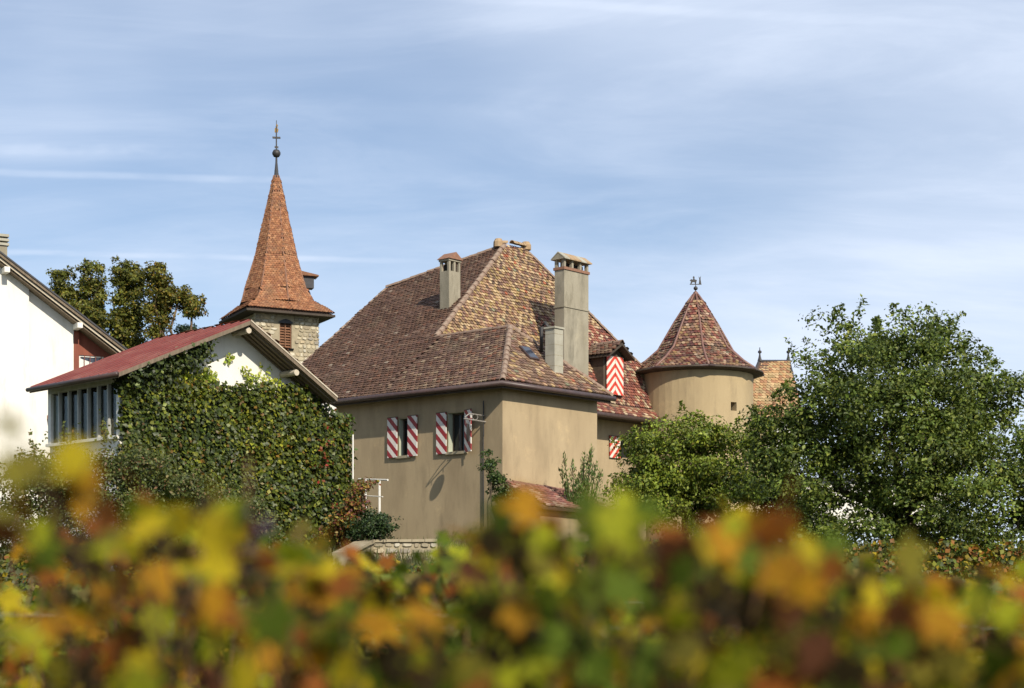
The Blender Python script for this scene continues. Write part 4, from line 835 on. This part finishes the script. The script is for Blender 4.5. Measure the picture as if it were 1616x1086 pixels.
# creeper hanging along the left rake + bright sprigs on the white triangle
pts = []; nr = []
for _ in range(3000):
    w_ = rng.uniform(-4.0, -1.15); top = zl + (w_ - lo) * .432 - .12; z_ = top - abs(rng.gauss(0, .30)) * (1.0 if w_ > -3.4 else .7)
    if rng.random() < .06: z_ = top + rng.uniform(0, .08)
    pts.append(tuple(G(w_, rng.uniform(.22, .80) if rng.random() < .92 else rng.uniform(-.08, .2), z_))); nr.append(tuple(-e_ + Z * .4))
t2 = creeper('rake_creeper', 'creeper trailing under the left roof edge of the gabled house', np.array(pts), np.array(nr), .11, [(.035, .052, .011), (.055, .075, .013), (.10, .12, .02), (.025, .037, .009)], (3, 2.2, .5, 2.4))  # leaf palette darkened: the shade under the overhang is put into the colours
pts = []
for (w_, z_, ln, n_) in ((-1.6, 5.7, .70, 16), (-.9, 5.75, .5, 10), (.75, 5.9, .75, 6), (1.35, 5.85, .35, 5), (-2.1, 5.75, .4, 8), (.1, 6.4, .4, 2)):
    for _ in range(n_):
        th = R(rng.uniform(35, 145)); L = ln * rng.uniform(.5, 1.1); st = V((w_ + rng.uniform(-.35, .35), 0, z_))
        for j in range(13):
            f = j / 13; pts.append(tuple(G(st.x + math.cos(th) * L * f * .8, dF - .06 - .05 * f, st.z + math.sin(th) * L * f - .25 * L * f * f) + V((rng.gauss(0, .03), rng.gauss(0, .02), rng.gauss(0, .03)))))
pts = np.array(pts)
creeper('pale_creeper_shoots', 'lime green creeper shoots climbing the sunlit white gable', pts, np.tile(-np.array(e_), (len(pts), 1)), .10, [(.36, .42, .05), (.28, .36, .045), (.45, .46, .10)], (3, 3, 1), m='leaf')

def bush(name, label, lobes, nclump, per, rc, size, pal, wts, base, m='leaf', cat='shrub', stems=6, group=None, sprigs=0):
    t = thing(name, base, label, cat, group); base = V(base); mb = MB()
    for k in range(stems):
        l = lobes[k % len(lobes)]; limb(mb, base + V((rng.uniform(-.2, .2), rng.uniform(-.2, .2), -.1)), V(l[:3]), .035, .01, .06, 4, 5)
    mb.build('stem', 'bark', t)
    p, nr, _ = lobes_points(lobes, nclump, per, rc, .3)
    if sprigs:
        ep = []
        for _ in range(sprigs):
            l = lobes[nrg.integers(len(lobes))]; o = np.array(l[:3]) + np.array([nrg.uniform(-.9, .9) * l[3], nrg.uniform(-.9, .5) * l[4], l[5] * nrg.uniform(.3, .9)]); d = np.array([nrg.normal(0, .25), nrg.normal(0, .2), 1]); tt = nrg.uniform(0, 1, (14, 1))
            ep.append(o + d * tt * nrg.uniform(.3, .75) + nrg.normal(0, .03, (14, 3)))
        ep = np.concatenate(ep); p = np.concatenate([p, ep]); nr = np.concatenate([nr, np.tile([0, -.5, .5], (len(ep), 1))])
    leaf_cloud('foliage', p, nr, np.full(len(p), size), tints(len(p), pal, wts, .3), m, t, kind='stuff'); return t
Y = 38
bush('garden_shrub', 'loose olive and brown flowering shrub below the veranda windows', [LP(200, 775, Y, 120, 70, 1.2), LP(130, 755, Y, 80, 60, 1.0), LP(290, 795, Y, 90, 55, 1.0), LP(225, 722, Y, 55, 25, .7), LP(60, 775, Y, 80, 60, 1.0), LP(370, 815, Y, 60, 45, .9), LP(180, 850, Y, 160, 60, 1.0), LP(340, 860, Y, 120, 50, 1.0), LP(30, 840, Y, 90, 60, 1.0)],
     480, 95, .33, .085, [(.085, .105, .026), (.12, .135, .034), (.055, .075, .02), (.19, .15, .06), (.18, .10, .05)], (4, 3, 4, 1.2, .6), (P(200, 0, Y).x, Y, gz(-9, Y)), sprigs=90)
Y = 46.2
bush('box_bush', 'dense dark rounded bush at the foot of the house wall', [LP(583, 828, Y, 30, 28, .6), LP(600, 838, Y, 22, 22, .5), LP(570, 845, Y, 24, 20, .5)], 70, 80, .22, .075, [(.03, .055, .016), (.05, .08, .02), (.02, .04, .014)], (3, 2, 2), (P(585, 0, Y).x, Y, gz(-4, Y)))
bush('red_creeper_bush', 'low bush with crimson and amber autumn leaves beside the white railing', [LP(546, 815, Y, 24, 34, .5), LP(566, 792, Y, 15, 24, .4), LP(535, 835, Y, 26, 22, .5), LP(575, 760, Y, 12, 16, .3)], 62, 80, .22, .095, [(.17, .05, .03), (.27, .14, .03), (.09, .10, .025), (.28, .22, .04), (.11, .03, .03)], (2, 2, 4.5, 1.8, 1), (P(550, 0, Y).x, Y, gz(-4.6, Y)))
Y = 49.6
bush('corner_climber', 'dark climbing shrub at the near corner of the ochre wall', [LP(775, 735, Y, 10, 20, .25), LP(785, 765, Y, 14, 22, .3), LP(800, 790, Y, 22, 20, .4), LP(770, 720, Y, 5, 10, .15)], 46, 70, .19, .085, [(.05, .085, .02), (.08, .12, .025), (.03, .055, .016)], (3, 2, 2), (P(790, 0, Y).x, Y, 1.25))
# upright spiky shrub by the sunlit wall
Y = 51.6; up = thing('upright_shrub', (P(912, 0, Y).x, Y, 1.25), 'upright fastigiate shrub with spiky green shoots against the sunlit wall', 'shrub')
pts = []; nr = []; st = MB()
for (u0, vt) in ((893, 722), (888, 745), (899, 730), (905, 755), (912, 750), (920, 738), (926, 720), (931, 710), (936, 714), (941, 735), (946, 748), (915, 770), (930, 760), (890, 765)):
    q = P(u0, vt, Y) + V((rng.uniform(-.1, .1), rng.uniform(-.3, .3), 0)); b0 = V((P(914 + (u0 - 914) * .45, 0, Y).x, Y, 2.2)); st.tube([b0, b0.lerp(q, .6), q], [.02, .015, .006], 4)
    for _ in range(150):
        f = rng.uniform(.1, 1.02); c = b0.lerp(q, f); pts.append(tuple(c + V((rng.gauss(0, .07 * (1.15 - f) + .02), rng.gauss(0, .07), rng.gauss(0, .04))))); nr.append((rng.gauss(0, 1), -1, 0))
st.build('stem', 'bark', up)
pts = np.array(pts); leaf_cloud('foliage', pts, np.array(nr), np.full(len(pts), .13), tints(len(pts), [(.09, .15, .04), (.14, .20, .05), (.06, .10, .03), (.20, .17, .08)], (4, 3, 2, .8)), 'leaf', up, aspect=.28, kind='stuff', droop=-2.6, spread=.4)
# railing, low wall
rl = thing('white_railing', P(590, 800, 47.5), 'short white metal handrail beside the dark bush', 'railing')
for u_ in (577, 599): MB().tube([P(u_, 757, 47.6), P(u_, 838, 47.6)], .035, 6).build('post', 'white_paint', rl)
MB().tube([P(566, 756, 48.2), P(612, 757.5, 46.9)], .03, 6).build('top_rail', 'white_paint', rl); MB().tube([P(570, 782, 48.0), P(604, 784, 47.2)], .018, 6).build('lower_rail', 'white_paint', rl)
lw_ = thing('low_stone_wall', P(610, 900, 45), 'low rough stone wall with pale coping at the foot of the house', 'wall')
a, b = P(548, 872, 44.0), P(588, 852, 46.0); c = P(690, 851, 46.4); core = MB(); cop = []
for (p, q) in ((a, b), (b, c)):
    d = (q - p); L = d.length; d.normalize(); nn = V((-d.y, d.x, 0)).normalized(); core.box(p - Z * 1.5 , d * L, nn * .4, Z * 1.42)
    k = max(2, int(L / .33)); st_ = MB(); stonework(st_, V((p.x, p.y, 0)), V((d.x, d.y, 0)).normalized(), -nn, L, p.z - .9, min(p.z, q.z) - .06, dark=.85); cop.append((p, d, nn, L, k, st_))
wallc = core.build('core', 'mortar', lw_)
for (p, d, nn, L, k, st_) in cop:
    st_.build('stonework', 'stone', wallc, tint=True, kind='stuff')
    for j in range(k): MB().box(p + d * (L * j / k + .006) - nn * .08 + Z * (-.075 + rng.uniform(-.01, .01)), d * (L / k - .012), nn * .52, Z * (.075 + rng.uniform(-.01, .015))).build('coping_stone', 'mortar', lw_)

# ------------------------------------------------------------------ vines in the foreground
def vine_leaf_mesh(name, seed, m):
    r = random.Random(seed); lobes = [(0, 1.0, .26), (55, .86, .26), (-55, .86, .26), (112, .62, .30), (-112, .62, .30)]; ring = []
    for k in range(26):
        th = -160 + 320 * k / 25; rr = .46
        for (c, l, w) in lobes: rr = max(rr, l * max(0, 1 - abs((th - c) / (57 * w * 2.0))) ** .55 * 1.0)
        rr *= r.uniform(.93, 1.05); t = R(th); x, y = math.sin(t) * rr, math.cos(t) * rr
        z = -.16 * rr * rr + .14 * abs(x) + .05 * math.sin(th * .11 + seed) ; ring.append((x * .5, y * .5 + .12, z * .5))
    v = [(0, .05, .0)] + ring; f = [(0, k + 1, k) for k in range(1, 26)]
    b = len(v); v += [(-.012, .05, -.003), (.012, .05, -.003), (.010, -.45, -.16), (-.010, -.45, -.16)]; f += [(b, b + 1, b + 2, b + 3)]
    me = bpy.data.meshes.new(name); me.from_pydata(v, [], f); me.materials.append(M[m]); me.polygons.foreach_set('use_smooth', [True] * len(f)); return me
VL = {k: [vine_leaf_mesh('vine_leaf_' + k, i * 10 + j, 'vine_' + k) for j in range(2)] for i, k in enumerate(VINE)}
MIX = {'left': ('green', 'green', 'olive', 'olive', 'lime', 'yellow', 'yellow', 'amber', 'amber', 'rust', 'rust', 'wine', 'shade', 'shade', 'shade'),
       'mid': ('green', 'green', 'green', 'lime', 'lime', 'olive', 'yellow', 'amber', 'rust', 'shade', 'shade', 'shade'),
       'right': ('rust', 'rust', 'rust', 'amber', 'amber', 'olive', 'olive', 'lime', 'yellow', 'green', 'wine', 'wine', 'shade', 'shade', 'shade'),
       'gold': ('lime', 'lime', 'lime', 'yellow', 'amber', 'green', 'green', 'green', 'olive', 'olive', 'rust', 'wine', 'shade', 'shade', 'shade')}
def put_leaf(pos, size, key, parent, face=None):
    d = V((rng.gauss(0, .8), -.8 + rng.gauss(0, .6), rng.gauss(.45, .7))).normalized()      # blades mostly turn to the light
    x = V((rng.gauss(0, 1), rng.gauss(0, .3), rng.gauss(-.9, .6))); y = (x - d * x.dot(d)).normalized(); xx = y.cross(d)
    m = Matrix.Translation(pos) @ Matrix((xx, y, d)).transposed().to_4x4() @ Matrix.Diagonal((size, size, size, 1))
    return place(rng.choice(VL[key]), 'leaf', m, parent)
def vine(x, y, top, half, nleaf, mix, label, lsize=.102, group=None, zbot=-.75, dy=.32, extra=()):
    base = V((x, y, gz(x, y))); t = thing('grapevine', base, label, 'grapevine', group)
    mb = MB(); hd_ = V((x, y, base.z + .62)); limb(mb, base - Z * .1, hd_, .035, .028, .05, 5, 7); mb.build('trunk', 'bark', t, smooth=True)
    mb = MB(); limb(mb, hd_, hd_ + V((-half, rng.uniform(-.05, .05), .08)), .018, .010, .02, 4, 6); limb(mb, hd_, hd_ + V((half, rng.uniform(-.05, .05), .08)), .018, .010, .02, 4, 6); mb.build('cordon', 'bark', t)
    canes = []
    for k in range(7):
        px = x + half * (-1 + 2 * (k + .5) / 7) + rng.uniform(-.05, .05); tz = (top(px) if callable(top) else top) + rng.uniform(-.16, .02)
        c = MB(); pts = limb(c, V((px, y + rng.uniform(-.05, .05), hd_.z + .05)), V((px + rng.uniform(-.15, .15), y + rng.uniform(-dy, dy) * .5, tz)), .006, .003, .04, 6, 5); c.build('cane', 'cane', t); canes.append(pts)
    for i in range(nleaf):
        px = x + rng.uniform(-half, half) * 1.12; tz = (top(px) if callable(top) else top); f = rng.random() ** .62
        pos = V((px, y + rng.gauss(0, dy * .55), zbot + (tz - zbot) * f + rng.uniform(-.02, .03)))
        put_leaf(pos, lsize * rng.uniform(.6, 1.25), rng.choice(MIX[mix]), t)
    for (pos, size, key) in extra:
        c = MB(); pos = V(pos); limb(c, V((pos.x + rng.uniform(-.06, .06), y, min(pos.z - .3, 0) - .2)), pos, .004, .002, .03, 4, 4); c.build('cane', 'cane', t); put_leaf(pos, size, key, t)
    return t
def prof_(pts):
    def f(px, y):
        u = 808 + px / y * 2550; xs = [p[0] for p in pts]; v = float(np.interp(u, xs, [p[1] for p in pts])); return (930 - v) / 2550 * y
    return f
near = prof_([(-200, 755), (0, 765), (120, 790), (250, 785), (330, 795), (400, 815), (500, 865), (560, 925), (600, 950), (690, 945), (730, 890), (760, 845), (800, 815), (950, 815), (1080, 805), (1180, 815), (1240, 830), (1300, 895), (1400, 915), (1500, 930), (1800, 920)])
mid = prof_([(-200, 820), (300, 815), (500, 850), (560, 880), (640, 875), (720, 850), (900, 840), (1200, 865), (1400, 895), (1800, 900)])
GN = 'vines in the foreground rows'
tops = lambda yy, f: (lambda px: f(px, yy))
vine(-.68, 2.6, tops(2.6, near), .40, 290, 'left', 'nearest blurred grapevine in the bottom left corner with mixed green and amber leaves', group=GN, lsize=.102,
     extra=[(P(130, 705, 1.9), .095, 'yellow'), (P(140, 738, 1.95), .08, 'amber'), (P(5, 655, 1.5), .06, 'olive'), (P(60, 735, 1.8), .11, 'olive'), (P(20, 765, 1.9), .1, 'amber'), (P(215, 830, 2.0), .10, 'yellow'), (P(385, 790, 2.1), .10, 'green'), (P(345, 815, 2.1), .11, 'yellow'), (P(15, 985, 1.7), .10, 'lime'), (P(230, 1060, 1.7), .09, 'lime'), (P(420, 960, 1.9), .11, 'green'), (P(400, 1050, 1.8), .10, 'yellow'), (P(250, 810, 2.2), .09, 'lime'), (P(200, 870, 2.0), .1, 'lime')])
vine(-.02, 3.0, tops(3.0, near), .40, 270, 'mid', 'nearest blurred grapevine at bottom centre, mostly green with lime leaves', group=GN, lsize=.102, extra=[(P(800, 800, 2.4), .11, 'green'), (P(850, 800, 2.2), .1, 'amber'), (P(820, 975, 2.3), .09, 'yellow'), (P(830, 1045, 2.2), .09, 'lime')])
vine(.40, 2.45, tops(2.45, near), .36, 270, 'gold', 'nearest blurred grapevine right of centre with big yellow and lime leaves', group=GN, lsize=.102, extra=[(P(1105, 845, 2.0), .085, 'yellow'), (P(960, 805, 2.0), .10, 'lime'), (P(1005, 825, 2.1), .11, 'lime'), (P(1040, 975, 1.8), .09, 'lime'), (P(930, 815, 2.1), .075, 'yellow'), (P(1180, 1040, 1.8), .11, 'lime'), (P(1090, 890, 2.1), .1, 'green')])
vine(.88, 2.7, tops(2.7, near), .38, 280, 'right', 'nearest blurred grapevine in the bottom right corner with rust and wine leaves', group=GN, lsize=.102, extra=[(P(1235, 815, 2.2), .12, 'rust'), (P(1390, 970, 2.1), .09, 'amber'), (P(1435, 1020, 2.0), .09, 'green'), (P(1310, 895, 2.4), .09, 'lime'), (P(1420, 890, 2.4), .11, 'olive'), (P(1560, 900, 2.3), .10, 'amber'), (P(1290, 1050, 2.0), .09, 'rust')])
vine(-.30, 2.75, tops(2.75, near), .36, 280, 'left', 'nearest blurred grapevine between the bottom left corner and the centre, amber and olive', group=GN, lsize=.102, extra=[(P(470, 900, 2.3), .11, 'yellow'), (P(540, 960, 2.3), .1, 'lime'), (P(330, 930, 2.1), .11, 'amber')])
vine(.16, 2.35, tops(2.35, near), .30, 270, 'gold', 'nearest blurred grapevine just right of the bottom centre with amber leaves', group=GN, lsize=.102)
vine(.66, 2.3, tops(2.3, near), .32, 280, 'right', 'nearest blurred grapevine at lower right with orange and olive leaves', group=GN, lsize=.102)
NAMES2 = ('second row grapevine at far left', 'second row grapevine left of the house corner', 'second row grapevine below the house corner', 'second row grapevine at far right')
for i, (x_, nm_, mx_) in enumerate(zip((-1.2, -.42, .42, 1.25), NAMES2, ('left', 'mid', 'gold', 'right'))):
    vine(x_, 4.1, tops(4.1, mid), .48, 230, mx_, nm_ + (', blurred, full of ' + {'left': 'olive and amber leaves', 'mid': 'green leaves', 'gold': 'lime and yellow leaves', 'right': 'rust coloured leaves'}[mx_]), group=GN, zbot=-1.0, lsize=.11)
for i, x_ in enumerate((-1.75, -.85, -.05, .85, 1.75)):
    vine(x_, 6.1, tops(6.1, mid), .54, 240, ('left', 'mid', 'mid', 'right', 'right')[i], 'third row grapevine, %s of five along the row' % ('first', 'second', 'third', 'fourth', 'last')[i] + ' counted from the left', group=GN, zbot=-1.1)
# further rows: leaves read as a mass
PALV = [(.10, .13, .016), (.18, .19, .02), (.32, .24, .02), (.24, .10, .02), (.13, .105, .02), (.05, .07, .013)]
def vine_mass(name, label, rows):
    p_, t_ = [], []; mb = MB()
    for (y_, x0, x1, ht, dens) in rows:
        n_ = int((x1 - x0) * dens); xx = nrg.uniform(x0, x1, n_); top = ht + .10 * np.sin(xx * 3.7 + y_) + .07 * np.sin(xx * 9.1 + 2 * y_)
        gg = np.array([gz(a, y_) for a in xx]); p_.append(np.stack([xx, y_ + nrg.normal(0, .17, n_), gg + .45 + (top - .45) * nrg.uniform(0, 1, n_) ** .75], 1))
        wr = np.where((xx < y_ * .1)[:, None], [[4, 2, 1.1, 1.2, 2.4, 3]], [[2, 1.4, 1.4, 2.6, 3, 2]]); pick = np.array([nrg.choice(6, p=w / w.sum()) for w in wr]); t_.append(np.array(PALV)[pick] * nrg.uniform(.7, 1.25, (n_, 1)))
        for x_ in np.arange(x0, x1, 1.05): limb(mb, V((x_, y_, gz(x_, y_) - .1)), V((x_ + .05, y_, gz(x_, y_) + .8)), .035, .02, .05, 4, 5)
    p = np.concatenate(p_); o = leaf_cloud(name, p, np.tile([.2, -.8, .6], (len(p), 1)), np.full(len(p), .12), np.concatenate(t_), 'leaf', None, aspect=.95, droop=.8)
    o['kind'] = 'stuff'; tag(o, label, 'vines'); mb.build('trunk', 'bark', o, kind='stuff'); return o
vine_mass('vineyard_rows', 'blurred mass of green and russet vines behind the nearest rows', [(8.6, -3.4, 3.4, 1.62, 760), (11.5, -6, 6.5, 1.62, 560), (15, -8, 8.5, 1.6, 460), (19, -10, 10.5, 1.6, 400)])
vine_mass('upper_vineyard_rows', 'autumn vines on the bank just below the houses', [(24, -12, 13, 1.55, 340), (28, -13, 15, 1.5, 320), (32, -14, 17, 1.6, 320), (35.5, -15, -4.5, 1.6, 320), (35.5, -4.5, 18, 1.5, 320), (38.5, -4.2, -.6, 1.1, 320), (38.5, -.6, 19, 1.55, 320)])
# rough grass on the bank
n_ = 26000; xx = nrg.uniform(-9, 14, n_); yy = nrg.uniform(36, 50.5, n_); p = np.stack([xx, yy, [gz(a, b) - .01 for a, b in zip(xx, yy)]], 1)
go = leaf_cloud('grass', p, np.tile([0, -1, .2], (n_, 1)), nrg.uniform(.10, .34, n_), tints(n_, [(.10, .12, .03), (.15, .15, .05), (.20, .17, .08), (.07, .09, .025)], (3, 2, 1, 2), .3), 'leaf', None, aspect=.10, droop=-5, spread=.5)
go['kind'] = 'stuff'; tag(go, 'rough grass growing on the bank below the house wall', 'grass')
# trellis stakes and wires of the near rows
for (x_, y_, lb) in ((1.32, 5.9, 'grey trellis stake at the right end of the third vine row'), (-1.3, 5.9, 'grey trellis stake at the left of the third vine row'), (2.25, 8.6, 'grey trellis stake in the fourth vine row, right side')):
    st_ = thing('trellis_stake', (x_, y_, gz(x_, y_)), lb, 'stake', 'trellis stakes'); MB().box((x_ - .03, y_ + .2, gz(x_, y_) - .1), (.06, 0, 0), (0, .06, 0), (0, 0, 1.72)).build('stake', 'post', st_)
    for zz_ in (.7, 1.1, 1.5): MB().tube([(x_ - 2.4, y_ + .19, gz(x_, y_) + zz_), (x_ + 2.4, y_ + .19, gz(x_, y_) + zz_)], .0025, 4).build('wire', 'wire', st_)
# grapes
for (c, lb, par_y) in ((P(392, 838, 2.7), 'dark purple grape bunch near the bottom left vine top', 2.0), (P(660, 975, 4.6), 'small purple grape bunch at bottom centre', 4.6)):
    gt = thing('grape_bunch', c, lb, 'grapes'); MB().tube([c + Z * .12, c + Z * .02], .003, 5).build('stalk', 'cane', gt); mb = MB()
    for _ in range(34):
        f = rng.random(); q = c + V((rng.gauss(0, .022) * (1.1 - f), rng.gauss(0, .022) * (1.1 - f), .03 - f * .10)); mb.lathe(q, [(.001, -.009), (.0075, -.005), (.009, 0), (.0075, .005), (.001, .009)], 7)
    mb.build('berries', 'grape', gt, smooth=True, kind='stuff')
